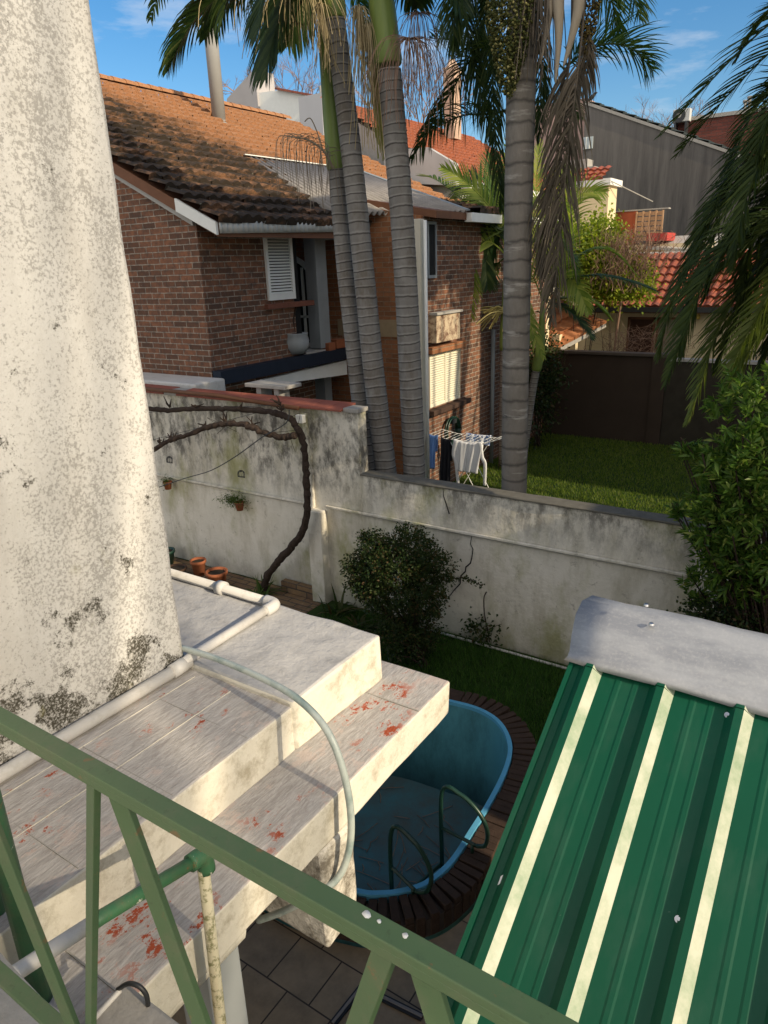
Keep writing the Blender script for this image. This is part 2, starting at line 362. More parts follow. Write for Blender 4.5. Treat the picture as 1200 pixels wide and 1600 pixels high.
def m_bark(t, b):
    s = N(t, 'ShaderNodeSeparateXYZ'); t.links.new(coords(t, uv=True), s.inputs[0])
    v = mth(t, 'ADD', s.outputs[1], mth(t, 'ADD', mth(t, 'MULTIPLY', noise(t, 4, 3, .5), .06), mth(t, 'MULTIPLY', noise(t, 1.1, 2, .5, (.2, .2, 1)), .30)))
    fr = mth(t, 'FRACT', mth(t, 'DIVIDE', v, .125))
    c = mix(t, noise(t, 9, 7, .7, (1, 1, .4)), (.13, .12, .11), (.30, .285, .265))
    c = mix(t, ramp(t, noise(t, 1.7, 6, .7, (2, 2, 1)), (.48, 0.), (.62, .6)), c, (.13, .105, .08))
    c = mix(t, ramp(t, noise(t, 6, 6, .75), (.60, 0.), (.68, .5)), c, (.30, .32, .24))
    c = mix(t, ramp(t, noise(t, 2.5, 4, .6), (.55, 0.), (.75, .5)), c, (.36, .345, .32))
    c = mix(t, ramp(t, fr, (0., 1.), (.10, 0.), (.90, 0.), (1., .9)), c, (.035, .03, .026))
    c = mix(t, ramp(t, fr, (.10, 0.), (.16, .45), (.30, 0.)), c, (.42, .41, .38))
    return c
BARK = mat('ringed_palm_bark', m_bark, .9, .15, bump=(30, .8, .012, (3, 3, .25)))
def m_bark2(t, b):
    s = N(t, 'ShaderNodeSeparateXYZ'); t.links.new(coords(t, uv=True), s.inputs[0])
    v = mth(t, 'ADD', s.outputs[1], mth(t, 'MULTIPLY', noise(t, 5, 3, .5), .10))
    fr = mth(t, 'FRACT', mth(t, 'DIVIDE', v, .21))
    c = mix(t, noise(t, 7, 8, .75, (1, 1, .6)), (.12, .105, .09), (.30, .275, .24))
    c = mix(t, ramp(t, fr, (0., .75), (.14, 0.), (.86, 0.), (1., .75)), c, (.055, .05, .045))
    return mix(t, ramp(t, noise(t, 2.2, 5, .6, (.6, .6, 3.5)), (.60, 0.), (.66, .7)), c, (.42, .40, .36))
BARK2 = mat('banded_palm_bark', m_bark2, .9, .15, bump=(22, .8, .02, (2, 2, .5)))
SHAFT = mat('green_crownshaft', lambda t, b: mix(t, noise(t, 2.2, 4, .5, (6, 6, .6)), (.09, .15, .035), (.24, .30, .07)), .45, .4)
SPATHE = mat('dry_spathe', lambda t, b: mix(t, noise(t, 8, 6, .7, (4, 4, .4)), (.26, .21, .15), (.44, .38, .29)), .8, .2)
import bmesh
def chop(o, size, amp=0, sc_=.3, ax=(0, 1, 2)):
    """cut a mesh into cells and, with amp, let its hand-plastered faces wander a little"""
    bm = bmesh.new(); bm.from_mesh(o.data)
    for a in ax:
        lo = min(v.co[a] for v in bm.verts); hi = max(v.co[a] for v in bm.verts); n = int((hi-lo)/size)
        for k in range(1, n):
            no_ = [0, 0, 0]; no_[a] = 1; c = [0, 0, 0]; c[a] = lo+(hi-lo)*k/n
            bmesh.ops.bisect_plane(bm, geom=bm.verts[:]+bm.edges[:]+bm.faces[:], plane_co=c, plane_no=no_)
    bm.to_mesh(o.data); bm.free()
    if amp:
        tx = bpy.data.textures.new('unevenness', 'CLOUDS'); tx.noise_scale = sc_; tx.noise_depth = 3
        d = o.modifiers.new('uneven', 'DISPLACE'); d.texture = tx; d.strength = amp; d.mid_level = .5; d.texture_coords = 'LOCAL'
        o.data.polygons.foreach_set('use_smooth', [True]*len(o.data.polygons))
        try: o.data.set_sharp_from_angle(angle=R(40))
        except Exception: pass
def struct(name, mb, m): return tag(mb.build(name, m), kind='structure')
# ================================================================= ground
g = MB(); g.box(-90, 60, 6.9, 140, -.3, 0); struct('ground', g, GRASSG)
g = MB(); g.box(-90, 60, -20, 6.9, -.3, -.05); struct('yard_base', g, GRASSG)
# patio with the pool's opening left out: built as a sheet around it
pin = [(-3.35, 6.12), (-3.01, 6.15), (-2.71, 6.05), (-2.46, 5.77), (-2.34, 5.40), (-2.28, 4.92), (-2.26, 4.5), (-2.25, 4.12), (-2.31, 3.84), (-2.42, 3.68), (-2.56, 3.56), (-2.75, 3.47), (-3.3, 3.36), (-4.2, 3.5), (-4.9, 4.0), (-5.1, 4.8), (-4.8, 5.6), (-4.1, 6.02)]
pc = smooth([(a, b, 0) for a, b in pin]+[(pin[0][0], pin[0][1], 0)], 6)[:-1]
cen = Vector((-3.6, 4.75, 0))
def ring(off, z): 
    out = []
    n = len(pc)
    for i, p in enumerate(pc):
        t = (pc[(i+1) % n]-pc[i-1]).normalized(); nn = Vector((t.y, -t.x, 0))
        if nn.dot(p-cen) < 0: nn = -nn
        q = p+nn*off; q.z = z; out.append(q)
    return out
bpy.data.objects['yard_base'].location.z = -1.45
def ringstrip(mb, A, B, mi=0):
    n = len(A); mb.add(A+B, [(i, (i+1) % n, n+(i+1) % n, n+i) for i in range(n)], mi)
def outer_rect(x0, x1, y0, y1, z):
    out = []
    for p in pc:
        d = (p-cen); ts = []
        if abs(d.x) > 1e-6: ts += [((x1 if d.x > 0 else x0)-cen.x)/d.x]
        if abs(d.y) > 1e-6: ts += [((y1 if d.y > 0 else y0)-cen.y)/d.y]
        t = min(ts); out.append(Vector((cen.x+d.x*t, cen.y+d.y*t, z)))
    return out
g = MB(); ringstrip(g, ring(.30, .0), outer_rect(-9, 5, 2.2, 6.9, .0))
g.add([(-9, 2.2, 0), (5, 2.2, 0), (5, -12, 0), (-9, -12, 0)], [(0, 1, 2, 3)])
g.add([(-9, -12, 0), (-9, 6.9, 0), (-60, 6.9, 0), (-60, -12, 0)], [(0, 1, 2, 3)])
g.add([(5, 6.9, 0), (5, -12, 0), (50, -12, 0), (50, 6.9, 0)], [(0, 1, 2, 3)])
struct('patio_floor', g, PATIO)
# drain grate line in the patio
d = thing('drain_channel', 'narrow metal drain channel let into the stone patio below the green shed roof', 'drain', (-2.3, 2.9, 0))
g = MB(); a = PX(520, 1600, 2, 0.012); b = PX(565, 1543, 2, 0.012); c = PX(660, 1590, 2, 0.012)
g.bar(a, b, .05, .02).bar(b, c, .05, .02); g.build('frame', METD, d)
g = MB(); g.bar(a+Vector((0, 0, .012)), b+Vector((0, 0, .012)), .02, .01).bar(b+Vector((0, 0, .012)), c+Vector((0, 0, .012)), .02, .01); g.build('grate', ZINC, d)
# ================================================================= pool
pool = thing('swimming_pool', 'empty kidney shaped pool painted blue with a raised dark brick rim', 'pool', (-3.6, 4.75, 0))
g = MB(); n = len(pc)
zs = [.22, -.1, -.5, -.85, -1.0]
for k in range(4): ringstrip(g, ring(-.01*k, zs[k]), ring(-.01*(k+1), zs[k+1]))
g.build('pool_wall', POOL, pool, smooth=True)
g = MB(); fl = ring(0, -.99); g.add(fl, [tuple(range(n))]); g.build('pool_floor', POOLF, pool)
g = MB(); A = ring(0, .22); B = ring(0, .262); C_ = ring(.045, .262); D = ring(.045, .2)
ringstrip(g, A, B); ringstrip(g, B, C_); ringstrip(g, C_, D); g.build('painted_lip', POOLR, pool, smooth=True)
g = MB(); random.seed(3)
dense = smooth([tuple(p) for p in pc]+[tuple(pc[0])], 6)
Ls = [0]
for i in range(1, len(dense)): Ls.append(Ls[-1]+(dense[i]-dense[i-1]).length)
tot = Ls[-1]; nb = int(tot/.075)
for k in range(nb):
    s_ = tot*k/nb; i = max(j for j in range(len(Ls)) if Ls[j] <= s_); i = min(i, len(dense)-2)
    t = (dense[i+1]-dense[i]).normalized(); p = dense[i].lerp(dense[i+1], (s_-Ls[i])/max(1e-6, Ls[i+1]-Ls[i])); nn = Vector((t.y, -t.x, 0))
    if nn.dot(p-cen) < 0: nn = -nn
    z = .215+random.uniform(-.008, .008); a = p+nn*(.05+random.uniform(0, .008)); b = p+nn*(.29+random.uniform(-.015, .012)); a.z = b.z = z
    g.bar(a, b, .070, .06)
    a2 = p+nn*.16; a2.z = .1; b2 = p+nn*(.285+random.uniform(-.01, .006)); b2.z = .1
    g.bar(a2, b2, .072, .155)
g.build('brick_rim', RIMB, pool, bevel=.006)
g = MB(); ringstrip(g, ring(.05, .18), ring(.27, .18)); ringstrip(g, ring(.27, .18), ring(.27, 0)); g.build('rim_mortar', mat('rim_mortar', flat((.07, .055, .045), .4, 9), .95), pool)
# leaves and twigs lying on the pool floor
g = MB()
for k in range(70):
    a = Vector((random.uniform(-4.2, -2.7), random.uniform(3.8, 5.7), -.975)); an = random.uniform(0, 3.14); L_ = random.uniform(.08, .45)
    m_ = a+Vector((math.cos(an)*L_/2+.02, math.sin(an)*L_/2, .012)); g.tube([a, m_, a+Vector((math.cos(an)*L_, math.sin(an)*L_, 0))], .004, 4)
tag(g.build('fallen_twigs', LF_TWIG), 'thin dry twigs and debris scattered on the blue pool floor', 'twigs', kind='stuff')
def handrail(label, px, Y, foot):
    h = thing('pool_handrail', label, 'pool handrail', (px[0][0] and -2.3, Y, .25), 'pool ladder handrails')
    P = PL(px, 1, Y); g = MB(); g.tube(P+[P[0]*1.0], .001, 3) if False else None
    base = PL([foot], 1, Y)[0]; base.z = -.75
    top = smooth([base, base+(P[0]-base)*.5]+P[0:1]+P[1:6], 7)
    g = MB(); g.tube(top, .019, 10); g.build('grab_loop', GREEND, h, smooth=True)
    g = MB(); g.tube(smooth([P[5], P[5]+(P[6]-P[5])*.5, P[6]], 3), .016, 8); g.build('lower_bar', GREEND, h, smooth=True)
    f = P[5]+(P[6]-P[5])*.12; g = MB(); g.tube([f, Vector((f.x, f.y, .23))], .016, 8); g.build('foot', GREEND, h, smooth=True)
    return base
b1 = handrail('dark green tubular handrail at the left of the pool ladder', [(612, 1297), (645, 1313), (667, 1346), (674, 1372), (667, 1392), (650, 1393), (610, 1353)], 3.68, (608, 1390))
b2 = handrail('dark green tubular handrail at the right of the pool ladder', [(691, 1237), (720, 1242), (747, 1268), (761, 1297), (759, 1320), (745, 1322), (690, 1293)], 4.3, (689, 1350))
la = thing('pool_ladder_rungs', 'two dark rungs joining the handrails inside the blue pool', 'ladder', (b1.x, b1.y, -.7))
for z in (-.05, -.35):
    g = MB(); g.tube([(b1.x, b1.y, z), (b2.x, b2.y, z)], .015, 8); g.build('rung', GREEND, la, smooth=True)
# ================================================================= flat roof of the own house
can = thing('canopy_roof', 'white painted stepped concrete flat roof with peeling red patches beside the rough white wall', 'flat roof', (-3, 1.2, 2.37))
def box2(g, x0, x1, y0, y1, z0, z1, side=1, top=0):
    g.box(x0, x1, y0, y1, z0, z1, side); g.m[-5] = top
g = MB(); box2(g, -8, -1.79, -2.5, 3.29, 2.37, 2.598); o = g.build('eave_slab', [SLAB, RISER], can, bevel=.012); chop(o, .16, .022, .25)
g = MB(); box2(g, -8, -2.18, -2.5, 2.31, 2.59, 2.862); o = g.build('tiled_step', [SLAB, RISER], can, bevel=.012); chop(o, .16, .02, .3)
g = MB(); box2(g, -8, -2.165, 2.30, 3.12, 2.59, 2.898); o = g.build('plaster_block', [PLAST, RISER], can, bevel=.02); chop(o, .09, .035, .22)
for (ax, v, a, b) in ((0, -2.56, -2.5, 2.25), (0, -2.84, -2.5, 2.25)):
    g = MB(); g.box(v-.002, v+.002, a, b, 2.861, 2.8645); g.build('paint_seam', RISER, can)
for y in (-.3, .16, .62, 1.08, 1.54, 2.0):
    g = MB(); g.box(-2.84, -2.2, y-.002, y+.002, 2.861, 2.8640); g.build('tile_joint', GREYC, can)
for y in (1.62, 2.93, .95):
    g = MB(); g.box(-2.16, -1.795, y-.004, y+.003, 2.597, 2.6035); g.build('tile_joint', GREYC, can)
g = MB(); g.box(-3.9, -1.776, 1.99, 2.25, 1.76, 2.368); o = g.build('beam', BEAM, can, bevel=.02); chop(o, .07, .03, .2)
g = MB(); g.box(-2.12, -1.9, 1.36, 1.54, 0, 2.368); g.build('column', GREYB, can, bevel=.01)
g = MB(); g.tube([(-1.86, -1, 2.36), (-1.86, 1.50, 2.36), (-1.92, 1.6, 2.37)], [.065, .065, .03], 12); g.build('rounded_drip_edge', RISER, can, smooth=True)
g = MB(); g.box(-8, -5.2, -2.4, 3.1, 0, 2.37); g.build('house_wall', RISER, can)
g = MB(); g.box(-7.5, -2.985, -4, 2.325, 2.84, 12); o = g.build('stucco_block', STUCCO, bevel=.03); chop(o, .15, .03, .45)
tag(o, 'tall rough white rendered wall with black mould along its foot', 'wall')
# pipes
wp = thing('drain_pipe', 'white painted plastic drain pipe bent round the white flat roof', 'pipe', (-2.94, 2.4, 2.95))
g = MB(); g.tube([(-2.93, -2.5, 2.90), (-2.93, 2.3, 2.905)], .034, 14); g.build('lower_run', WHITEP, wp, smooth=True)
g = MB(); g.tube([(-2.93, 2.2, 2.905), (-2.93, 2.3, 2.925), (-2.95, 2.98, 2.932)], .029, 14); g.build('middle_run', WHITEP, wp, smooth=True)
g = MB(); g.tube([(-2.93, 2.17, 2.905), (-2.93, 2.26, 2.91)], .041, 14); g.build('socket', WHITEP, wp, smooth=True)
g = MB(); g.tube(smooth([(-2.945, 2.95, 2.93), (-2.95, 3.045, 2.935), (-3.04, 3.06, 2.935)], 5), .039, 14); g.build('elbow', WHITEP, wp, smooth=True)
g = MB(); g.tube([(-3.0, 3.06, 2.93), (-7.5, 3.06, 2.93)], .032, 14); g.build('long_run', WHITEP, wp, smooth=True)
g = MB(); g.tube([(-3.42, 3.06, 2.93), (-3.48, 3.06, 2.93)], .05, 14); g.build('collar', WHITEP, wp, smooth=True)
HOSE = mat('milky_hose', lambda t, b: mix(t, ramp(t, noise(t, 7, 5, .6), (.45, 0.), (.65, 1.)), (.50, .55, .50), (.25, .33, .31)), .35, .5)
hp = [PX(a, b, 1, y) for a, b, y in ((283, 1012, 2.33), (340, 1030, 2.30), (420, 1065, 2.24), (470, 1096, 2.20), (510, 1140, 2.17), (535, 1200, 2.15), (548, 1270, 2.13), (545, 1330, 2.11), (525, 1375, 2.05), (480, 1405, 1.93), (440, 1425, 1.90), (404, 1438, 1.88))]
g = MB(); g.tube(smooth(hp, 6), .018, 12); o = g.build('garden_hose', HOSE, smooth=True); tag(o, 'milky plastic hose arching off the white flat roof down to the beam', 'hose')
gp = thing('standpipe', 'green water pipe bent at an elbow with a peeling cream lower leg', 'pipe', (-1.7, 1.2, 2.2))
E0 = PX(316, 1338, 0, -1.7); E1 = PX(160, 1432, 0, -1.7); E2 = PX(60, 1497, 0, -1.7); E3 = E2+(E2-E1)*2
CREAMP = mat('peeling_cream_pipe', lambda t, b: mix(t, ramp(t, noise(t, 28, 7, .75), (.5, 0.), (.6, 1.)), (.66, .60, .42), (.25, .24, .12)), .7, .3, bump=(50, .5, .004))
g = MB(); g.tube([E0, E1, E1+(E2-E1)*.25], .024, 12); g.build('green_run', GREENP, gp, smooth=True)
g = MB(); g.tube([E1+(E2-E1)*.2, E3], .024, 12); g.build('white_run', WHITEP, gp, smooth=True)
g = MB(); g.tube(smooth([E0+(E1-E0)*.14, E0, E0+Vector((.0, .01, -.07))], 4), .033, 12); g.build('elbow', GREENP, gp, smooth=True)
g = MB(); g.tube([E0, PX(345, 1600, 0, -1.7), PX(345, 1600, 0, -1.7)+Vector((0, -.01, -.9))], .022, 12); g.build('cream_leg', CREAMP, gp, smooth=True)
for lab, (px, py), r in (('thick green painted iron post standing on the white roof edge', (66, 1560), .036), ('thin green painted pipe leaning past the thicker green post', (22, 1508), .022)):
    b = PX(px, py, 2, 2.6); g = MB(); g.tube([b, b+Vector((0, 0, 1.0)), b+Vector((0, 0, 2.4))], r, 14); tag(g.build('iron_post', GREENP, smooth=True), lab, 'post')
g = MB(); g.box(-1.745, -1.1, .1, .93, 2.3, 2.75); o = g.build('concrete_ledge', GREYC, bevel=.015); chop(o, .08, .025, .15); tag(o, 'grey concrete ledge in front of the white roof edge under the railing', 'ledge')
cb = thing('cable_loop', 'loop of white rope and black cable lying on the grey concrete ledge', 'cable', (-1.6, .9, 2.76))
g = MB(); g.tube(smooth([PX(140, 1600, 2, 2.77), PX(165, 1572, 2, 2.79), PX(188, 1547, 2, 2.80)], 5), .009, 8); g.build('white_rope', WHITEP, cb, smooth=True)
g = MB(); g.tube(smooth([PX(184, 1546, 2, 2.80), PX(200, 1537, 2, 2.84), PX(217, 1541, 2, 2.84), PX(229, 1556, 2, 2.80), PX(232, 1580, 2, 2.72)], 5), .008, 8); g.build('black_cable', METD, cb, smooth=True)
# terrace and railing
g = MB(); g.box(-3, 3, -3, .47, 3.3, 3.60); o = g.build('terrace_floor', GREYC); chop(o, .12, .03, .2); tag(o, kind='structure')
rl = thing('iron_railing', 'green painted iron railing with zigzag flat bars crossing in front', 'railing', (0, .42, 3.6))
g = MB(); g.bar((-3, .42, 4.387), (2, .42, 4.387), .0245, .011).bar((-3, .4108, 4.376), (2, .4108, 4.376), .0055, .013); g.build('top_rail', GREEN, rl, bevel=.0015)
g = MB(); g.bar((-3, .42, 3.68), (2, .42, 3.68), .030, .012); g.build('bottom_rail', GREEN, rl, bevel=.0015)
for ax in (-2.12, -1.66, -1.2, -.74, -.28, .18, .64):
    for sg in (-1, 1):
        a = Vector((ax+sg*.016, .42+sg*.004, 4.377)); b = Vector((ax+sg*.225, .42-sg*.004, 3.685))
        g = MB(); t = (b-a).normalized(); g.bar(a, b, .026, .010, up=Vector((0.25*sg, -1, .1))); g.build('diagonal_bar', GREEN, rl, bevel=.001)
for x, s_ in ((-.325, .7), (-.31, .35), (-.28, .45)):
    g = MB(); g.prism([(x+s_*.007*math.cos(k)*(1+.15*math.sin(k*3+x*50)), .424+s_*.006*math.sin(k)*(1+.2*math.sin(k*2+x*30)), 4.3928) for k in [i*.628 for i in range(10)]], (0, 0, .0007)); None; g.build('paint_splash', WHITE, rl, smooth=True)
# ================================================================= shed
sh = thing('garden_shed', 'shed with dark green ribbed metal roof and galvanised ridge cap at the lower right', 'shed', (0, 2.2, 0))
def rz(y): return 2.89-.587*(3.5-y)
g = MB(); prof = [(-1.11, -.05), (-1.109, .012), (-1.085, .012), (-1.08, 0)]
for k in range(12):
    c = -.985+.375*k
    prof += [(c-.062, 0), (c-.022, .046), (c+.016, .046), (c+.062, 0), (c+.135, 0), (c+.145, .003), (c+.165, .003), (c+.175, 0), (c+.225, 0), (c+.235, .003), (c+.255, .003), (c+.265, 0)]
ys = [.35+(3.5-.35)*i/24 for i in range(25)]
for i in range(24):
    y0, y1 = ys[i], ys[i+1]
    V = [(x, y, rz(y)+z*1.16) for y in (y0, y1) for x, z in prof]; n_ = len(prof)
    g.add(V, [(j, j+1, n_+j+1, n_+j) for j in range(n_-1)])
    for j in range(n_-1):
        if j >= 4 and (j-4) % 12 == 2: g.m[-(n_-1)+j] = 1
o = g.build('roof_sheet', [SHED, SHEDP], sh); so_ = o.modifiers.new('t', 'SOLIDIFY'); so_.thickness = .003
for k in range(11):
    c = -.985+.375*k; g = MB(); y0 = 3.42
    g.add([(c-.062, y0, rz(y0)+.001), (c+.062, y0, rz(y0)+.001), (c+.016, y0-.02, rz(y0)+.05), (c-.022, y0-.02, rz(y0)+.05)], [(0, 1, 2, 3)]); g.build('rib_end', SHED, sh)
capp = [(3.42, 2.875), (3.43, 2.905), (3.46, 2.925), (3.54, 2.985), (3.64, 3.055), (3.73, 3.10), (3.745, 3.112), (3.80, 3.115), (3.84, 3.09)]
g = MB(); xs = [-1.135+k*.2 for k in range(24)]
g.add([(x+.02*math.sin(i*1.1), y, z+.006*math.sin(x*9+i)) for x in xs for i, (y, z) in enumerate(capp)], [(k*9+i, k*9+i+1, (k+1)*9+i+1, (k+1)*9+i) for k in range(23) for i in range(8)])
o = g.build('ridge_cap', GALV, sh, smooth=True); m_ = o.modifiers.new('t', 'SOLIDIFY'); m_.thickness = .006
g = MB(); g.prism([(-.98, .6, 0), (-.98, 3.9, 0), (-.98, 3.9, 2.9), (-.98, 3.45, 2.80), (-.98, .6, 1.13)], (4.2, 0, 0)); g.build('wall', mat('shed_dark_plaster', flat((.075, .045, .03), .3, 3), .9), sh)
g = MB(); g.bar((-1.1, .36, rz(.36)-.07), (-1.1, 3.42, rz(3.42)-.07), .025, .09); g.build('edge_board', WOODB, sh)
for px, py in ((1137, 1118), (1060, 1437)):
    best = None
    for i in range(400):
        y = .5+3*i/400; p = PX(px, py, 1, y)
        d = abs(p.z-rz(y)-.004)
        if best is None or d < best[0]: best = (d, p)
    p = best[1]; g = MB(); nrm = Vector((0, -.506, .862))
    g.tube([p, p+nrm*.006], .016, 12); g.tube([p+nrm*.006, p+nrm*.016], .009, 6); g.build('screw', CHROME, sh)
for px, py in ((1018, 975), (1010, 945)):
    p = PX(px, py, 1, 3.66); g = MB(); g.lathe([(.016, -.004), (.012, .006), (0, .009)], p+Vector((0, 0, .0)), 10); g.build('screw', CHROME, sh)
g = MB(); best = None
for i in range(400):
    y = .5+3*i/400; p = PX(785, 1375, 1, y); d = abs(p.z-rz(y)-.015)
    if best is None or d < best[0]: best = (d, p)
p = best[1]; nrm = Vector((0, -.506, .862)); 
poly = [p+nrm*.0+Vector((a, b*.86, b*.5)) for a, b in ((-.012, -.03), (.004, -.012), (.014, .012), (.002, .03), (-.012, .012))]
g.prism(poly, nrm*.004); g.build('bird_dropping', WHITE, sh)
# ================================================================= boundary wall
bw = thing('boundary_wall', 'long weathered white garden wall with a taller left part and stained plaster', 'garden wall', (-4, 8.03, 0))
g = MB(); g.box(-5.752, 9, 7.93, 8.13, 0, 2.16); o = g.build('low_wall', WALL, bw, bevel=.012); chop(o, .2, .03, .5)
g = MB(); g.box(-17, -5.75, 7.93, 8.13, 0, 3.06); o = g.build('tall_wall', WALL, bw, bevel=.012); chop(o, .2, .03, .5)
g = MB(); g.box(-6.68, -6.42, 7.76, 7.94, 0, 1.53); g.build('lower_pier', WALL, bw, bevel=.015)
g = MB(); g.box(-6.72, -6.63, 7.86, 7.94, 1.53, 3.0); g.build('upper_pier', WALL, bw, bevel=.01)
g = MB(); g.box(-5.99, -5.73, 7.90, 8.16, 3.055, 3.12); g.build('end_cap', GREYC, bw, bevel=.012)
g = MB(); g.box(-5.75, 9, 7.88, 7.915, 1.575, 1.612).box(-6.40, -5.75, 7.88, 7.915, 1.575, 1.612).box(-17, -6.70, 7.88, 7.915, 1.565, 1.602); g.build('string_course', WALL, bw, bevel=.008)
g = MB(); g.box(-5.75, 9, 7.895, 7.93, 1.563, 1.575).box(-17, -6.70, 7.895, 7.93, 1.553, 1.565); g.build('under_course_strip', GREYC, bw)  # thin grey line just under the string course
g = MB(); g.box(-5.75, 9, 7.905, 8.16, 2.158, 2.185); o = g.build('stained_top', mat('black_stained_cement', lambda t, b: mix(t, noise(t, 9, 8, .75), (.045, .042, .036), (.20, .19, .16)), .95), bw, bevel=.008); chop(o, .25, .02, .3, (0,))
g = MB()
for k in range(32):
    x0 = -16+k*.315+.004; x1 = x0+.307
    if x1 > -5.99: x1 = -5.992
    if x1 - x0 < .05: continue
    if k == 20: continue
    g.prism([(x0, 7.84, 3.07), (x0, 8.22, 3.11), (x0, 8.22, 3.14), (x0, 7.84, 3.10)], (x1-x0, 0, 0))
g.build('tile_coping', TILEC, bw, bevel=.004)
g = MB(); g.box(-9.7, -9.39, 7.86, 8.2, 3.06, 3.125); g.build('grey_coping_stone', GREYC, bw)
for cr_ in ([(692, 762), (693, 775), (698, 790), (702, 803)], [(737, 838), (735, 850), (739, 858), (737, 872), (735, 880), (728, 886), (727, 893), (720, 900), (719, 912), (708, 924), (699, 936)]):
    P = PL(cr_, 1, 7.912); g = MB(); g.tube(P, [.004+.006*math.sin(3.1*i/len(P)) for i in range(len(P))], 4); g.build('crack', DARKIN, bw)
g = MB(); g.tube([PX(640, 975, 2, .04), PX(887, 1045, 2, .04)], .018, 8); o = g.build('floor_conduit', WHITEP, smooth=True); tag(o, 'thin white conduit running along the foot of the garden wall', 'conduit')
g = MB(); g.tube([PX(224, 607, 1, 7.80), PX(340, 618, 1, 7.80), PX(466, 638, 1, 7.80)], .032, 10); o = g.build('trellis_tube', WOODB, smooth=True); tag(o, 'rusty brown tube along the top of the tall garden wall carrying the vine', 'tube')
o = MB().box(*[v for p in ((-6.77, -6.64), (7.78, 7.86), (2.86, 2.98)) for v in p]).build('wall_bracket', WHITE, bevel=.01); tag(o, 'small white bracket at the end of the rusty vine tube', 'bracket')
# ================================================================= tiled roofs
def tile_roof(g, P0, U, V, LU, LV, cu=.28, cv=.41, h=.045, step=.085, ns=5, miss=0, seed=1):
    """interlocking clay tiles: rows of waves stepped one over the next"""
    rr = random.Random(seed); P0 = Vector(P0); U = Vector(U).normalized(); V = Vector(V).normalized(); Nn = U.cross(V).normalized()
    if Nn.z < 0: Nn = -Nn
    nr = int(LV/cv); nc = int(LU/cu); cv = LV/nr; cu = LU/nc
    for r in range(nr):
        verts = []; rowj = rr.uniform(-.012, .012)
        for c in range(nc):
            j = rr.uniform(-.018, .018)+rowj; lift = rr.uniform(0, .012)
            for s in range(ns+1):
                f = s/ns; hh = h*(math.sin(math.pi*min(1, f/.68))**.8 if f < .68 else -.25*math.sin(math.pi*(f-.68)/.32))
                u = (c+f*.985)*cu
                for (v, z) in ((r*cv+j-.03, -.02+lift), (r*cv+j-.03, step+hh+lift), ((r+1)*cv+.01, .004+hh)):
                    verts.append(P0+U*u+V*v+Nn*z)
        F = []
        for c in range(nc):
            for s in range(ns):
                a = (c*(ns+1)+s)*3; b = a+3
                F += [(a, b, b+1, a+1), (a+1, b+1, b+2, a+2)]
        g.add(verts, F)
def ridge_tiles(g, A, B, r=.13, L=.38, seed=2):
    rr = random.Random(seed); A = Vector(A); B = Vector(B); d = (B-A); n = int(d.length/L); t = d.normalized(); sd = t.cross(Vector((0, 0, 1))).normalized(); up = sd.cross(t)
    for k in range(n):
        a = A+t*(k*L+rr.uniform(-.01, .01)); b = A+t*((k+1)*L+.03); r0 = r*1.12; r1 = r*.95; V = []
        for p, q in ((a, r0), (b, r1)):
            for j in range(7):
                an = math.pi*j/6; V.append(p+sd*math.cos(an)*q+up*(math.sin(an)*q*.9-.02))
        V.append(a); V.append(b)
        g.add(V, [(j, j+1, 7+j+1, 7+j) for j in range(6)]+[tuple(range(7))])
# ================================================================= brick house
H = thing('brick_house', 'two storey red brick house with mossy orange tiled roof and white shutters', 'house', (-12, 13, 0))
g = MB(); g.prism([(-17, 9.0, 2.9), (-9.7, 9.0, 2.9), (-9.7, 9.0, 5.80), (-17, 9.0, 9.2)], (0, 2.55, 0)); g.build('upper_wall', BRICK, H)
g = MB(); g.box(-17, -10.3, 9.1, 13.2, 0, 2.9); g.build('lower_wall', BRICK, H)
g = MB(); g.prism([(-17, 13.2, 0), (-7.8, 13.2, 0), (-7.8, 13.2, 5.9), (-10.8, 13.2, 6.45), (-17, 13.2, 9.2)], (0, 7.0, 0)); g.build('main_wall', BRICKO, H)
g = MB(); g.box(-7.797, -7.79, 13.28, 20.1, 0, 5.9); g.build('side_facing', BRICK, H)
g = MB(); g.box(-10.0, -7.80, 13.17, 13.2, 3.52, 3.88); g.build('floor_band', mat('ochre_band_plaster', flat((.30, .22, .13)), .9), H)
# roof: the main slope, its underside, and the flatter lower part further back
sl_ = .48; U_ = (0, 1, 0); V_ = (-1, 0, sl_)
g = MB(); tile_roof(g, (-9.08, 8.85, 5.77), U_, V_, 11.6, math.hypot(7.85, 7.85*sl_), seed=4)
o = g.build('roof_tiles', TILE, H)
g = MB(); tile_roof(g, (-7.45, 15.1, 6.02), U_, (-1, 0, .19), 5.35, math.hypot(3.6, .68), seed=8); g.build('lower_roof_tiles', TILE, H)
g = MB(); g.prism([(-9.1, 8.9, 5.70), (-16.95, 8.9, 9.46), (-16.95, 8.9, 9.26), (-9.1, 8.9, 5.52)], (0, 11.5, 0)); g.build('roof_deck', WOODB, H)
g = MB(); g.prism([(-7.5, 13.3, 5.98), (-11.0, 13.3, 6.63), (-11.0, 13.3, 6.50), (-7.5, 13.3, 5.84)], (0, 7.1, 0)); g.build('lower_roof_deck', WOODB, H)
g = MB(); ridge_tiles(g, (-16.95, 8.85, 9.62), (-16.95, 20.4, 9.62)); g.build('ridge_tiles', TILE, H)
g = MB(); g.prism([(-9.7, 8.92, 5.86), (-16.9, 8.92, 9.32), (-16.9, 8.92, 9.2), (-9.7, 8.92, 5.72)], (0, .08, 0)); g.build('rake_mortar', GREYC, H)
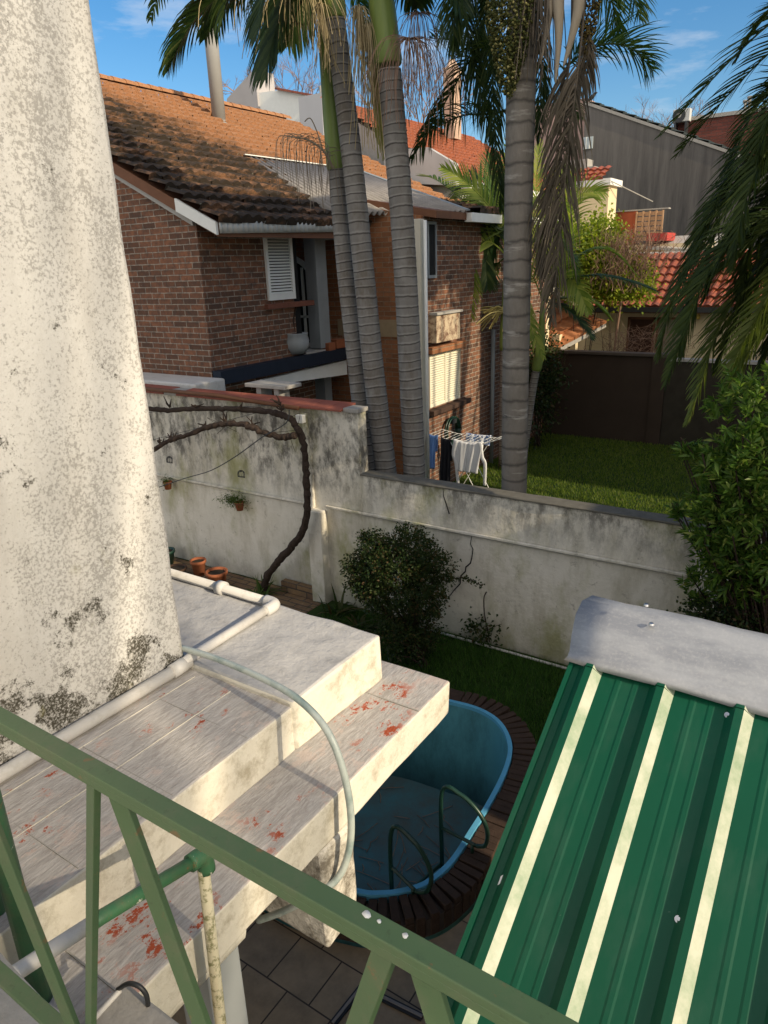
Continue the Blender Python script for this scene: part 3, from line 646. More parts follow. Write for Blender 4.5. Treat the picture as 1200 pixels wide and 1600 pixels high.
g = MB(); g.prism([(-9.08, 8.84, 5.74), (-9.98, 8.84, 6.16), (-9.98, 8.84, 5.96), (-9.08, 8.84, 5.55)], (0, .05, 0)); g.build('rake_board', WHITE, H)
def corrug(g, A, B, C, D, n, amp, vert=False, th=.01):
    """sheet A-B (along the waves' crossing) to D-C, waves running from A to D"""
    A, B, C, D = map(Vector, (A, B, C, D)); nn = (B-A).cross(D-A).normalized(); V = []; k = n*8
    for i in range(k+1):
        f = i/k; z = math.sin(f*n*2*math.pi)*amp; V += [A.lerp(B, f)+nn*z, D.lerp(C, f)+nn*z]
    g.add(V, [(2*i, 2*i+2, 2*i+3, 2*i+1) for i in range(k)])
g = MB(); corrug(g, (-9.06, 8.9, 5.57), (-9.06, 13.05, 5.66), (-9.06, 13.05, 5.86), (-9.06, 8.9, 5.76), 34, .012); o = g.build('eave_fascia', ZINCL, H, smooth=True); o.modifiers.new('t', 'SOLIDIFY').thickness = .01
A_ = Vector((-12.4, 13.2, 7.40)); D_ = Vector((-9.35, 12.35, 5.99)); C_ = Vector((-7.45, 14.5, 5.98)); B_ = Vector((-11.6, 16.4, 7.28))
g = MB(); corrug(g, A_, B_, C_, D_, 24, .045); o = g.build('corrugated_sheet', ZINC, H, smooth=True); o.modifiers.new('t', 'SOLIDIFY').thickness = .01
g = MB(); g.bar(A_+Vector((0, -.05, .05)), B_+Vector((0, 0, .05)), .16, .02); g.build('sheet_flashing', WHITE, H)
g = MB(); g.bar(B_+Vector((0, 0, .05)), C_+Vector((0, .05, .05)), .12, .03); g.build('sheet_gutter', GREYB, H)
g = MB(); g.box(-7.55, -7.38, 14.6, 20.3, 5.80, 5.98); g.build('back_gutter', WHITE, H)
# chimney flue
g = MB(); g.tube([(-15.25, 15.37, 8.4), (-15.25, 15.37, 12.2)], .175, 20); g.tube([(-15.25, 15.37, 8.55), (-15.25, 15.37, 8.75)], [.3, .22], 20); g.build('flue', mat('grey_asbestos_flue', flat((.25, .25, .24), .15, 3), .8), H, smooth=True)
# shutters
def louvre(par, name, ax, pos, a0, a1, z0, z1, m, fr=.05, pitch=.05, sgn=1, label=None):
    f = MB()
    def bx(mb, u0, u1, w0, w1, d0, d1):
        if ax == 0: mb.box(min(pos+sgn*d0, pos+sgn*d1), max(pos+sgn*d0, pos+sgn*d1), u0, u1, w0, w1)
        else: mb.box(u0, u1, min(pos+sgn*d0, pos+sgn*d1), max(pos+sgn*d0, pos+sgn*d1), w0, w1)
    bx(f, a0, a0+fr, z0, z1, 0, .05); bx(f, a1-fr, a1, z0, z1, 0, .05); bx(f, a0+fr, a1-fr, z0, z0+fr*1.6, 0, .05); bx(f, a0+fr, a1-fr, z1-fr, z1, 0, .05)
    w_ = f.build(name, m, par, label)
    s = MB(); z = z0+fr*1.6
    while z < z1-fr-.02:
        if ax == 0: s.add([(pos+sgn*.01, a0+fr, z+pitch*.62), (pos+sgn*.01, a1-fr, z+pitch*.62), (pos+sgn*.045, a1-fr, z), (pos+sgn*.045, a0+fr, z)], [(0, 1, 2, 3)])
        else: s.add([(a0+fr, pos+sgn*.01, z+pitch*.62), (a1-fr, pos+sgn*.01, z+pitch*.62), (a1-fr, pos+sgn*.045, z), (a0+fr, pos+sgn*.045, z)], [(0, 1, 2, 3)])
        z += pitch
    o = s.build('slats', m, w_); o.modifiers.new('t', 'SOLIDIFY').thickness = .006
    b = MB(); bx(b, a0+fr*.5, a1-fr*.5, z0+.02, z1-.02, -.004, .004); b.build('backing', DARKIN, w_)
    return w_
louvre(H, 'shutter', 0, -9.695, 10.6, 11.38, 4.42, 5.62, WHITE, .07, .055)
g = MB(); g.box(-9.9, -9.60, 10.5, 11.9, 4.26, 4.36); g.build('window_sill', mat('brick_sill', flat((.18, .07, .045), .4, 9), .9), H, bevel=.01)
g = MB(); g.box(-9.72, -9.69, 11.38, 11.54, 3.3, 5.7); g.build('dark_recess_strip', DARKIN, H)  # flat dark strip painted in place of the shaded recess beside the shutter
louvre(H, 'shutter', 0, -7.79, 13.38, 14.08, 2.0, 3.13, CREAML, .03, .05); louvre(H, 'shutter', 0, -7.79, 14.09, 14.78, 2.0, 3.13, CREAML, .03, .05)
g = MB(); g.box(-7.9, -7.6, 13.3, 15.1, 1.84, 1.95); g.build('window_sill', mat('dark_sill', flat((.06, .035, .025), .4, 9), .9), H, bevel=.01)
g = MB(); g.box(-7.79, -7.62, 13.3, 14.85, 3.16, 3.31); g.build('brick_lintel', BRICKO, H, bevel=.01)
g = MB(); g.box(-7.79, -7.55, 13.35, 14.4, 3.40, 3.97); g.build('window_box_panel', mat('worn_cream_panel', lambda t, b: mix(t, ramp(t, noise(t, 6, 8, .75), (.45, 0.), (.6, 1.)), (.5, .40, .28), (.16, .09, .06)), .9), H)
g = MB(); g.box(-7.7, -7.5, 13.3, 14.45, 3.97, 4.02); g.build('window_box_ledge', GREYC, H)
w1 = MB(); w1.box(-7.79, -7.75, 13.38, 13.43, 4.7, 5.8).box(-7.79, -7.75, 13.43, 13.75, 5.74, 5.8).box(-7.79, -7.75, 13.70, 13.75, 4.7, 5.74).box(-7.79, -7.75, 13.43, 13.70, 4.7, 4.76)
wf = w1.build('window', GREYB, H); g = MB(); g.box(-7.789, -7.77, 13.43, 13.70, 4.76, 5.74); g.build('pane', DARKIN, wf)
louvre(H, 'shutter', 1, 13.16, -11.55, -10.62, 1.3, 2.4, CREAML, .04, .06, -1)
g = MB(); g.box(-7.92, -7.7, 12.98, 13.165, .0, 5.83); g.build('corner_column', mat('cream_column_paint', flat((.60, .56, .46), .12, 2), .8), H, bevel=.01)
g = MB(); g.tube([(-7.62, 13.05, 0), (-7.62, 13.05, 5.8)], .035, 10); g.build('downpipe', WHITE, H, smooth=True)
g = MB(); g.tube([(-7.70, 16.45, 0), (-7.70, 16.45, 3.4)], .05, 10); g.build('downpipe', GREYB, H, smooth=True)
g = MB(); g.box(-9.92, -9.62, 12.05, 12.4, 3.36, 5.62); g.build('balcony_column', GREYB, H, bevel=.012)
g = MB(); g.box(-13, -9.62, 11.55, 13.16, 3.18, 3.34); g.build('balcony_slab', GREYC, H)
g = MB(); g.box(-9.72, -9.50, 9.0, 12.92, 3.06, 3.30).box(-12, -9.72, 12.75, 12.92, 3.06, 3.17); g.build('steel_beam', NAVY, H)
g = MB(); g.prism([(-9.6, 10.2, 2.98), (-9.6, 12.9, 3.02), (-9.6, 12.9, 2.70), (-9.6, 10.2, 2.85)], (-2.4, 0, 0)); g.build('white_soffit', WHITE, H)
g = MB(); g.box(-10.35, -10.02, 12.6, 12.85, 0, 2.75); g.build('lower_column', GREYB, H)
# arched window behind the balcony column
def arch(g, cx, y, zs_, r0, r1, zb, th):
    V = []; pts = [(1, None, zb)]+[(0, an, 0) for an in range(0, 181, 12)]+[(-1, None, zb)]
    for kind, an, z in pts:
        for rr in (r0, r1):
            x, zz = (cx+kind*rr, z) if an is None else (cx+rr*math.cos(R(an)), zs_+rr*math.sin(R(an)))
            V += [(x, y, zz), (x, y-th, zz)]
    F = []
    for i in range(len(pts)-1):
        a = i*4; b = a+4; F += [(a+1, b+1, b+3, a+3), (a, b, b+1, a+1), (a+2, a+3, b+3, b+2)]
    g.add(V, F)
g = MB(); arch(g, -11.25, 13.19, 4.55, .60, .72, 3.3, .07); wf = g.build('window', WHITE, H)
g = MB(); V = [(-11.25+.6*math.cos(R(a)), 13.192, 4.55+.6*math.sin(R(a))) for a in range(0, 181, 12)]+[(-11.85, 13.192, 3.3), (-10.65, 13.192, 3.3)]
g.add(V, [tuple(range(len(V)-1, -1, -1))]); g.build('pane', DARKIN, wf)
g = MB(); g.box(-11.85, -10.65, 13.13, 13.18, 3.9, 3.95).box(-10.95, -10.9, 13.13, 13.18, 3.3, 5.0); g.build('glazing_bar', WHITE, wf)
g = MB(); arch(g, -11.25, 13.195, 4.55, .72, .95, 4.3, .05); g.build('brick_arch', BRICKO, H)
g = MB(); g.box(-10.4, -9.9, 13.12, 13.19, 5.55, 5.62).box(-10.4, -10.33, 13.12, 13.19, 5.62, 5.9); g.build('small_window_frame', WHITE, H)
# plant pot on the balcony edge
pt = thing('plant_pot', 'big pale grey round pot with a bare stem on the brick house balcony edge', 'plant pot', (-9.72, 11.35, 3.34))
g = MB(); g.lathe([(0, 0), (.17, 0), (.26, .12), (.28, .25), (.25, .38), (.27, .40), (.25, .41), (.23, .36), (0, .34)], (-9.72, 11.35, 3.34), 28); g.build('pot', mat('pale_grey_glaze', flat((.33, .35, .36), .15), .6), pt, smooth=True)
g = MB(); g.tube([(-9.72, 11.35, 3.7), (-9.7, 11.3, 4.0), (-9.66, 11.42, 4.35)], .018, 6); g.build('stem', VINE, pt)
# odds and ends at the balcony's end
pl = thing('planter_box', 'small clutter of pots and sticks at the far end of the balcony edge', 'planter', (-9.66, 12.55, 3.34))
g = MB(); g.box(-9.75, -9.52, 12.2, 12.42, 3.30, 3.46).box(-9.76, -9.54, 12.5, 12.8, 3.31, 3.5); g.build('box', TERRA, pl, bevel=.01)
g = MB()
for k in range(14):
    a = Vector((-9.65+random.uniform(-.1, .1), 12.65+random.uniform(-.2, .25), 3.45)); g.tube([a, a+Vector((random.uniform(-.1, .15), random.uniform(-.15, .15), random.uniform(-.1, .2)))], .006, 4)
g.build('stems', LF_TWIG, pl)
# stone bench/vent block behind the coping
vb = thing('vent_block', 'small grey stone cap on two short supports behind the red wall coping', 'vent cap', (-7.6, 8.35, 3.0))
g = MB(); q = PX(425, 602, 1, 8.35); g.box(q.x-.45, q.x+.4, 8.2, 8.6, q.z-.03, q.z+.03); g.build('cap', GREYC, vb, bevel=.01)
for dx in (-.25, .12):
    g = MB(); g.box(q.x+dx, q.x+dx+.1, 8.25, 8.5, 2.9, q.z-.03); g.build('support', GREYC, vb)
g = MB(); g.box(-14, -9.35, 8.25, 8.95, 2.7, 3.2); o = g.build('lean_to_roof', WHITEP, bevel=.03); tag(o, 'low white painted roof edge between garden wall and brick house', 'lean-to roof')
# hose reel on the brick side wall
hr = thing('hose_reel', 'coiled dark green hose hanging on the brick wall below the white shutters', 'hose', (-7.7, 14.25, 1.0))
for k in range(6):
    g = MB(); r_ = .27+.02*(k % 3); g.tube([(-7.72+.02*k, 14.25+r_*math.cos(a*math.pi/12), 1.32+r_*1.05*math.sin(a*math.pi/12)) for a in range(25)], .017, 6); g.build('coil', GREEND, hr, smooth=True)
g = MB(); g.box(-7.78, -7.6, 14.15, 14.35, 1.5, 1.6); g.build('hanger', METD, hr)
cr_ = thing('garden_chair', 'brown wooden slatted folding chair leaning between the palm trunks', 'chair', (-7.9, 11.7, 0))
for dx in (0, .32):
    g = MB(); g.bar((-7.9+dx, 11.9, 0), (-7.9+dx, 11.5, 1.15), .035, .035); g.build('upright', WOODB, cr_)
for z in (.45, .7, .95, 1.1):
    g = MB(); g.bar((-7.9, 11.9-.35*z, z), (-7.58, 11.9-.35*z, z), .05, .02); g.build('slat', WOODB, cr_)
# ================================================================= drying rack
rk = thing('drying_rack', 'white folding clothes airer with wings standing on the sunlit lawn', 'clothes airer', (-6.8, 13.4, 0))
y0 = 13.2; y1 = 13.75; xl = -7.28; xr = -6.32; zt = 1.40
for y in (y0, y1):
    g = MB(); g.tube([(xl, y, zt), (xr, y, zt)], .008, 6); g.build('rail', WHITE, rk)
for k in range(9):
    x = xl+.02+k*.115; g = MB(); g.tube([(x, y0, zt), (x, y1, zt)], .004, 4); g.build('wire', WHITE, rk)
for y in (y0, y1):
    for sg in (0, 1):
        g = MB(); g.tube([(xl+.02 if sg else xr-.02, y, 0), (xr-.1 if sg else xl+.1, y, zt)], .008, 6); g.build('leg', WHITE, rk)
for (xa, za, xb, zb) in ((xl, zt, -7.66, zt+.06), (xr, zt, -5.78, zt+.20)):
    for y in (y0, y1):
        g = MB(); g.tube([(xa, y, za), (xb, y, zb)], .007, 6); g.build('wing_rail', WHITE, rk)
    for k in range(1, 5):
        f = k/4; g = MB(); g.tube([(xa+(xb-xa)*f, y0, za+(zb-za)*f), (xa+(xb-xa)*f, y1, za+(zb-za)*f)], .004, 4); g.build('wing_wire', WHITE, rk)
def cloth(name, label, cat, x0, x1, z1, z0, y, m, taper=0., sag=.05, parts=None, back=.5):
    g = MB()
    def fn(u, v):
        cx = (x0+x1)/2; hw = (x1-x0)/2*(1-taper*v)
        fold = math.sin(u*17+v*2.2+x0*9)*.018*(.3+v)+math.sin(u*41+v*5)*.006
        return Vector((cx+(u*2-1)*hw, y-.02+fold-.03*v, z1-(z1-z0)*v-sag*math.sin(math.pi*u)*(1-v)*.6))
    g.grid(fn, 28, 20)
    def fb(u, v):
        p = fn(u, v*back); p.y = y+.03+.02*v+.01*math.sin(u*13); return p
    g.grid(fb, 28, 10)
    g.grid(lambda u, v: fn(u, 0).lerp(fb(u, 0), v)+Vector((0, 0, .012*math.sin(math.pi*v))), 28, 3)
    o = g.build(name, m, smooth=True); o.modifiers.new('t', 'SOLIDIFY').thickness = .004
    return tag(o, label, cat)
SHIRT = mat('white_cotton', flat((.80, .80, .80), .05), .9); BLUEC = mat('light_blue_cloth', flat((.16, .30, .62), .2), .9); JEAN = mat('dark_denim', flat((.012, .013, .018), .3), .9); GREYCL = mat('pale_grey_blue_cloth', flat((.40, .46, .52), .15), .9)
st = thing('white_shirt', 'white long sleeved shirt spread over the front rail of the airer', 'shirt', (-6.75, y0, .7))
def sub(o, p): 
    o.location = Vector(o.location)-wloc(p); o.parent = p
    for k in ('label', 'category'):
        if k in o: del o[k]
sub(cloth('shirt_body', 'x', 'x', -7.04, -6.36, 1.42, .74, y0-.03, SHIRT, .28, .08), st)
for (a, b, c, d) in ((-7.08, 1.40, -6.93, .42), (-6.33, 1.41, -6.30, .50)):
    g = MB(); sg = 1 if a < -6.7 else -1; g.tube(smooth([(a+.09*sg, y0-.05, b), (a+.04*sg, y0-.06, b-.3), ((a+c)/2+.02, y0-.06, (b+d)/2), (c, y0-.06, d)], 5), [.055-.0014*k for k in range(16)], 10); o = g.build('sleeve', SHIRT, smooth=True); o.scale = (1, .4, 1); sub(o, st)
cloth('blue_garment', 'light blue garment with hanging straps at the left end of the airer', 'garment', -7.66, -7.44, 1.47, .72, y0-.05, BLUEC, .5)
cloth('dark_trousers', 'black trousers hanging on the airer beside the white shirt', 'trousers', -7.36, -7.12, 1.42, .42, y0-.02, JEAN, .0)
cloth('grey_garment', 'pale grey blue garment hanging from the right wing behind the palm trunk', 'garment', -6.08, -5.86, 1.55, .80, y1, GREYCL, .2)
cloth('patterned_cloth', 'blue and white cloth laid over the back of the airer', 'cloth', -7.05, -6.45, 1.43, 1.22, y1, mat('blue_white_print', lambda t, b: mix(t, ramp(t, noise(t, 22, 2), (.48, 0.), (.5, 1.)), (.7, .72, .76), (.10, .17, .36)), .9), 0., .03)
# ================================================================= brown fence, back houses
fn_ = thing('brown_fence', 'dark brown rendered garden wall closing off the back of the lawn', 'garden wall', (-6, 20.3, 0))
g = MB(); g.box(-9.5, -4.4, 20.3, 20.5, 0, 2.40); g.build('wall_panel', BROWN, fn_)
g = MB(); g.box(-9.5, -4.3, 20.24, 20.56, 2.40, 2.48); g.build('coping', mat('brown_coping', flat((.075, .06, .05), .2, 2), .85), fn_, bevel=.01)
g = MB(); g.box(-4.75, -4.38, 20.22, 20.3, 0, 2.40); g.build('pier', BROWN, fn_); g = MB(); g.box(-7.98, -7.9, 20.25, 20.3, 0, 2.4); g.build('pier', BROWN, fn_)
rf = thing('rear_wall', 'dark overgrown wall continuing right of the brown fence under the palm', 'garden wall', (0, 20.4, 0))
g = MB(); g.box(-4.38, 6, 20.3, 20.5, 0, 2.30); g.build('wall_panel', mat('dark_mossy_wall', flat((.035, .03, .022), .5, 4), .95), rf)
g = MB(); g.box(-4.30, 6, 20.26, 20.56, 2.30, 2.37); g.build('coping', GREYC, rf)
gt = thing('iron_scrollwork', 'row of small black iron hoops on top of the rear wall at right', 'ironwork', (-1.9, 20.4, 2.37))
for k in range(6):
    g = MB(); c = PX(1165+k*11, 545, 1, 20.4); g.tube([(c.x+.11*math.cos(R(a)), 20.4, 2.4+.22*max(0, math.sin(R(a)))) for a in range(0, 181, 15)], .018, 6); g.build('hoop', METD, gt)
# porch
po = thing('tiled_porch', 'small sunlit orange tiled porch roof peeping over the brown fence', 'porch', (-8, 22, 0))
g = MB(); tile_roof(g, (-9.6, 21.4, 2.45), (1, 0, .0), (-.0, 1, .42), 0.01+2.9, 2.1, seed=5); 
g = MB(); e0 = PX(860, 550, 1, 21.6); e1 = PX(946, 504, 1, 23.2); r0 = PX(800, 480, 1, 23.5)
Ue = (e1-e0); Vv = Vector((-1, .15, .45)).normalized()
tile_roof(g, e0, Ue, Vv, Ue.length, 2.2, seed=5); g.build('porch_tiles', mat('orange_tile_clean', lambda t, b: mix(t, noise(t, 5, 6, .7), (.30, .11, .045), (.52, .22, .10)), .8), po)
g = MB(); g.bar(e0-Vector((0, 0, .08)), e1-Vector((0, 0, .08)), .06, .12); g.build('gutter', GREYC, po)
g = MB(); g.prism([e0+Vector((-.25, .1, -.15)), e1+Vector((-.4, -.1, -.15)), e1+Vector((-2.4, 0, .7)), e0+Vector((-2.2, 0, .7))], (0, 0, -.08)); g.build('ceiling', WOODB, po)
for a in (PX(878, 548, 1, 21.9), PX(903, 548, 1, 22.6)):
    g = MB(); g.box(a.x-.35, a.x-.1, a.y, a.y+.25, 0, 2.75); g.build('post', CREAM, po)
# cream house
ch = thing('cream_house', 'low cream walled house with clean red tiled roof behind the fence', 'house', (-5, 27, 0))
g = MB(); g.box(-8.3, 2.5, 25.3, 31, 0, 3.25); g.build('wall', CREAM, ch)
g = MB(); tile_roof(g, (-8.1, 24.9, 3.40), (1, 0, 0), (0, 1, .62), 10.8, 3.1, cu=.26, cv=.40, h=.05, seed=9); g.build('roof_tiles', TILER, ch)
g = MB(); g.prism([(-8.1, 24.95, 3.38), (-8.1, 27.6, 5.02), (-8.1, 27.6, 4.92), (-8.1, 24.95, 3.2)], (10.7, 0, 0)); g.build('roof_deck', WOODB, ch)
g = MB(); g.box(-8.15, 2.7, 24.78, 24.9, 3.24, 3.40); g.build('gutter', METD, ch)
g = MB(); g.box(-8.1, 2.6, 27.55, 27.8, 4.9, 5.1); g.build('ridge_flashing', WHITE, ch)
def dr(x0, x1, z0, z1, name, m, inner, y=25.3):
    f = MB(); f.box(x0, x0+.07, y-.06, y, z0, z1).box(x1-.07, x1, y-.06, y, z0, z1).box(x0, x1, y-.06, y, z1-.07, z1+.001); w_ = f.build(name, m, ch); p = MB(); p.box(x0+.07, x1-.07, y-.02, y-.005, z0, z1-.07); p.build('pane', inner, w_)
dr(-6.85, -5.95, 0, 3.05, 'door', WOODB, mat('dark_red_wood', flat((.05, .018, .01)), .6)); dr(-5.9, -4.95, 0.9, 3.05, 'window', WOODB, mat('dim_curtain', flat((.22, .20, .15)), .8)); dr(-2.6, -1.4, 1.9, 2.9, 'window', WHITE, DARKIN)
lt = MB(); c = PX(1091, 495, 1, 25.2); lt.lathe([(0, -.09), (.06, -.05), (.07, .02), (.03, .08), (0, .09)], c, 12); lt.build('wall_light', mat('brass_lamp', flat((.6, .45, .12)), .4), ch, smooth=True)
# chimney box and odd roofs right behind the cream house
an = thing('rear_annexe', 'jumble of small red and cream annexe walls above the cream house roof', 'annexe', (-7, 29, 0))
g = MB(); a = PX(1040, 405, 1, 29.5); g.box(-9.9, a.x+1.6, 29.5, 31, 0, a.z+.55); g.build('wall', CREAM, an)
g = MB(); a = PX(1012, 372, 1, 29.4); b = PX(1045, 362, 1, 29.4); g.box(a.x, b.x, 29.2, 30.5, a.z-.12, a.z+.16); g.build('red_parapet', mat('red_paint', flat((.40, .05, .04)), .6), an)
g = MB(); a = PX(1010, 385, 1, 29.3); g.prism([a, a+Vector((2.4, 0, -.25)), a+Vector((2.4, 1.4, .35)), a+Vector((0, 1.4, .35))], (0, 0, -.1)); g.build('grey_roof', GREYC, an)
wd = thing('board_screen', 'sunlit reddish board panel with pale wooden slats at its right end', 'screen', (-9, 32, 5))
g = MB(); a = PX(944, 333, 1, 32); b = PX(996, 330, 1, 32); c = PX(1037, 328, 1, 32); d_ = PX(1040, 375, 1, 32)
g.box(a.x, b.x, 32, 32.1, d_.z-.4, a.z); g.build('red_board', mat('rusty_red_board', flat((.36, .09, .04), .4, 3), .8), wd)
g = MB()
for k in range(6): g.box(b.x, c.x, 31.97, 32.0, d_.z+(c.z-d_.z)*k/6+.01, d_.z+(c.z-d_.z)*(k+.85)/6)
for k in range(5): 
    x = b.x+(c.x-b.x)*k/4; g.box(x-.03, x+.03, 31.9, 31.97, d_.z, c.z)
g.build('slats', WOODL, wd)
g = MB(); g.box(a.x, c.x+.2, 31.95, 32.3, a.z, a.z+.05); g.build('cap', GREYC, wd)
# cream building with hip roof at left of the dark gable
hb = thing('hipped_building', 'cream rendered building with small red hipped roof corner behind the palms', 'building', (-10.5, 30.5, 0))
a = PX(954, 283, 1, 30); b = PX(945, 335, 1, 30)
g = MB(); g.box(-16, b.x, 30.3, 31.4, 0, a.z-.1); g.build('wall', CREAM, hb)
g = MB(); g.box(-16.3, a.x, 30, 31.6, a.z-.12, a.z+.12); g.build('white_fascia', WHITE, hb)
p0 = Vector((-16.3, 30, a.z+.12)); g = MB(); tile_roof(g, p0, (1, 0, 0), (0, 1, .45), 16.0+a.x, 1.3, seed=6)
g.build('roof_tiles', TILER, hb)
g = MB(); c = PX(918, 252, 1, 31.5); g.box(c.x-1.2, c.x, 31.5, 32.2, c.z-.8, c.z+.1).box(c.x, c.x+.3, 31.5, 32.1, c.z-.8, c.z-.2); g.build('parapet_blocks', GREYC, hb)
# dark gable building
m_dark = mat('streaky_black_plaster', lambda t, b: mix(t, ramp(t, noise(t, 1.3, 8, .75, (1.6, 1, .12)), (.35, 0.), (.75, .8)), mix(t, maprange(t, posz(t), 5, 12, 0., 1.), (.045, .044, .047), (.13, .12, .11)), (.21, .195, .18)), .95, .1)
dg = thing('gable_building', 'tall windowless gable wall streaked black with a long sloping roof edge', 'building', (-10, 38.5, 0))
t0 = PX(915, 163, 1, 38); t1 = PX(1145, 242, 1, 38); sl2 = (t1.z-t0.z)/(t1.x-t0.x); xe = 4
g = MB(); g.prism([(t0.x, 38, 0), (xe, 38, 0), (xe, 38, t0.z+sl2*(xe-t0.x)), (t0.x, 38, t0.z)], (0, 9, 0)); g.build('gable_wall', m_dark, dg)
g = MB(); g.prism([(t0.x-.1, 37.93, t0.z+.03), (xe, 37.93, t0.z+sl2*(xe-t0.x)), (xe, 37.93, t0.z+sl2*(xe-t0.x)+.14), (t0.x-.1, 37.93, t0.z+.17)], (0, .3, 0)); g.build('gable_coping', GREYC, dg)
g = MB(); tile_roof(g, (xe, 38.25, t0.z+sl2*(xe-t0.x)+.15), (0, 1, 0), (-1, 0, -sl2), 9, math.hypot(xe-t0.x, sl2*(xe-t0.x)), cu=.4, cv=.6, seed=3); g.build('dark_roof_tiles', mat('dark_slate', flat((.035, .045, .045), .4, 2), .8), dg)
a = PX(912, 215, 1, 37.98); b = PX(926, 232, 1, 37.98)
f = MB(); f.box(a.x, b.x, 37.93, 37.99, b.z, a.z); wf = f.build('window', mat('pale_window', flat((.42, .48, .50)), .5), dg); f = MB()
for k in range(1, 3): f.box(a.x+(b.x-a.x)*k/3-.02, a.x+(b.x-a.x)*k/3+.02, 37.90, 37.93, b.z, a.z)
f.build('glazing_bar', WHITE, wf)
pk = MB(); a = PX(835, 190, 1, 40); b = PX(868, 172, 1, 40); pk.box(a.x, t0.x-.0-.02, 38.2, 45, 0, b.z); tag(pk.build('pink_building', mat('pinkish_plaster', flat((.42, .28, .24), .15, 1), .9)), 'pinkish rendered wall beside the high end of the black gable', 'building')
bd = MB(); a = PX(925, 158, 1, 37.98)+Vector((0, 0, .1)); bd.tube(smooth([a+Vector((-.28, 0, -.12)), a+Vector((-.1, 0, .0)), a+Vector((.05, 0, .12)), a+Vector((.16, 0, .22)), a+Vector((.26, 0, .22))], 4), [.02, .03, .05, .07, .09, .10, .10, .10, .09, .08, .06, .055, .06, .05, .03, .01, .005], 8)
tag(bd.build('bird', METD, smooth=True), 'small dark bird perched at the peak of the black gable', 'bird')
# brick parapet building with air conditioner
bb = thing('brick_building', 'dark red brick block rising behind the black gable roof slope', 'building', (-6, 43, 0))
a = PX(1055, 190, 1, 42); b = PX(1180, 173, 1, 42)
g = MB(); g.box(a.x, 4, 42, 47, 0, a.z-.05); g.build('wall', BRICKD, bb); g = MB(); g.box(a.x-.1, 4.1, 41.9, 47, a.z-.05, a.z+.12); g.build('parapet_cap', GREYC, bb)
for px, py in ((1165, 160), (1172, 154)):
    v = MB(); c = PX(px, py, 1, 42.5); v.tube([(c.x, 42.5, a.z), (c.x, 42.5, c.z)], .07, 10); v.tube([(c.x, 42.5, c.z), (c.x, 42.5, c.z+.1)], .13, 10); v.build('vent_pipe', GREYC, bb, smooth=True)
ac = thing('air_conditioner', 'white outdoor air conditioner unit standing on the far roof against the sky', 'air conditioner', (-9.6, 41.5, 11))
a = PX(1050, 192, 1, 41.5); b = PX(1079, 168, 1, 41.5)
g = MB(); g.box(a.x, b.x, 41.5, 41.9, a.z, b.z); g.build('casing', mat('offwhite_metal', flat((.5, .5, .48), .05), .5), ac, bevel=.03)
cx = a.x+.38*(b.x-a.x); cz = (a.z+b.z)/2; g = MB(); g.tube([(cx, 41.5, cz), (cx, 41.46, cz)], .31, 24); g.build('fan_grille', METD, ac); g = MB(); g.tube([(cx, 41.46, cz), (cx, 41.44, cz)], .11, 16); g.build('fan_hub', GREYC, ac)
g = MB(); g.box(a.x+.1, a.x+.2, 41.5, 41.9, a.z-.5, a.z).box(b.x-.2, b.x-.1, 41.5, 41.9, a.z-.5, a.z); g.build('foot', METD, ac)
# white building and red roof behind the brick house
wb = thing('white_building', 'bright white plastered building with sloping gable behind the brick house ridge', 'building', (-20, 25, 0))
Yw = 26; W = [PX(p[0], p[1], 1, Yw) for p in ((357, 155), (400, 108), (404, 145), (440, 140), (492, 152), (492, 215), (600, 250), (357, 215))]
g = MB(); g.prism([W[2], W[3], W[4], W[5], W[7]+Vector((1, 0, 0))], (0, 4, 0)); g.build('white_wall', WHITE, wb)
g = MB(); g.prism([W[0]+Vector((0, -.1, 0)), W[1]+Vector((0, -.1, 0)), W[1]+Vector((.1, -.1, -3)), W[7]+Vector((0, -.1, 0))], (0, 1.2, 0)); g.build('grey_gable', mat('grey_plaster', flat((.36, .34, .34), .15, 1.), .9), wb)
g = MB(); g.bar(W[3]+Vector((-.2, -.05, .05)), W[4]+Vector((0, -.05, .05)), .3, .08); g.build('red_coping', TILER, wb)
a = PX(466, 152, 1, Yw-1); b = PX(505, 200, 1, Yw-1); g = MB(); g.box(a.x, b.x, Yw-1, Yw-.02, b.z-2, a.z); g.build('grey_box', mat('pale_grey_plaster', flat((.42, .42, .44), .12, 1.), .9), wb)
a = PX(497, 155, 1, Yw-.8); g = MB(); g.tube([(a.x, Yw-.5, a.z-.6), (a.x, Yw-.5, a.z+.5)], .12, 10); g.build('vent_pipe', GREYC, wb, smooth=True)
rr = thing('red_roof_house', 'house with bright red tiled roof seen between the palm trunks', 'house', (-15, 26, 0))
g = MB(); tile_roof(g, (-10.9, 20.9, 7.35), (0, 1, 0), (-1, 0, .55), 10.5, math.hypot(5.2, 2.86), seed=12, cu=.26, cv=.36); g.build('roof_tiles', mat('bright_red_tile', lambda t, b: mix(t, ramp(t, noise(t, 4, 7, .7), (.42, 0.), (.7, .8)), (.36, .12, .06), (.16, .065, .045)), .7, .3), rr)
g = MB(); g.prism([(-11.0, 21, 0), (-16, 21, 0), (-16, 21, 10.05), (-11.0, 21, 7.28)], (0, 10.2, 0)); g.build('wall', GREYC, rr)
g = MB(); g.box(-11.05, -10.7, 21, 31.2, 7.1, 7.3); g.build('white_fascia', WHITE, rr)
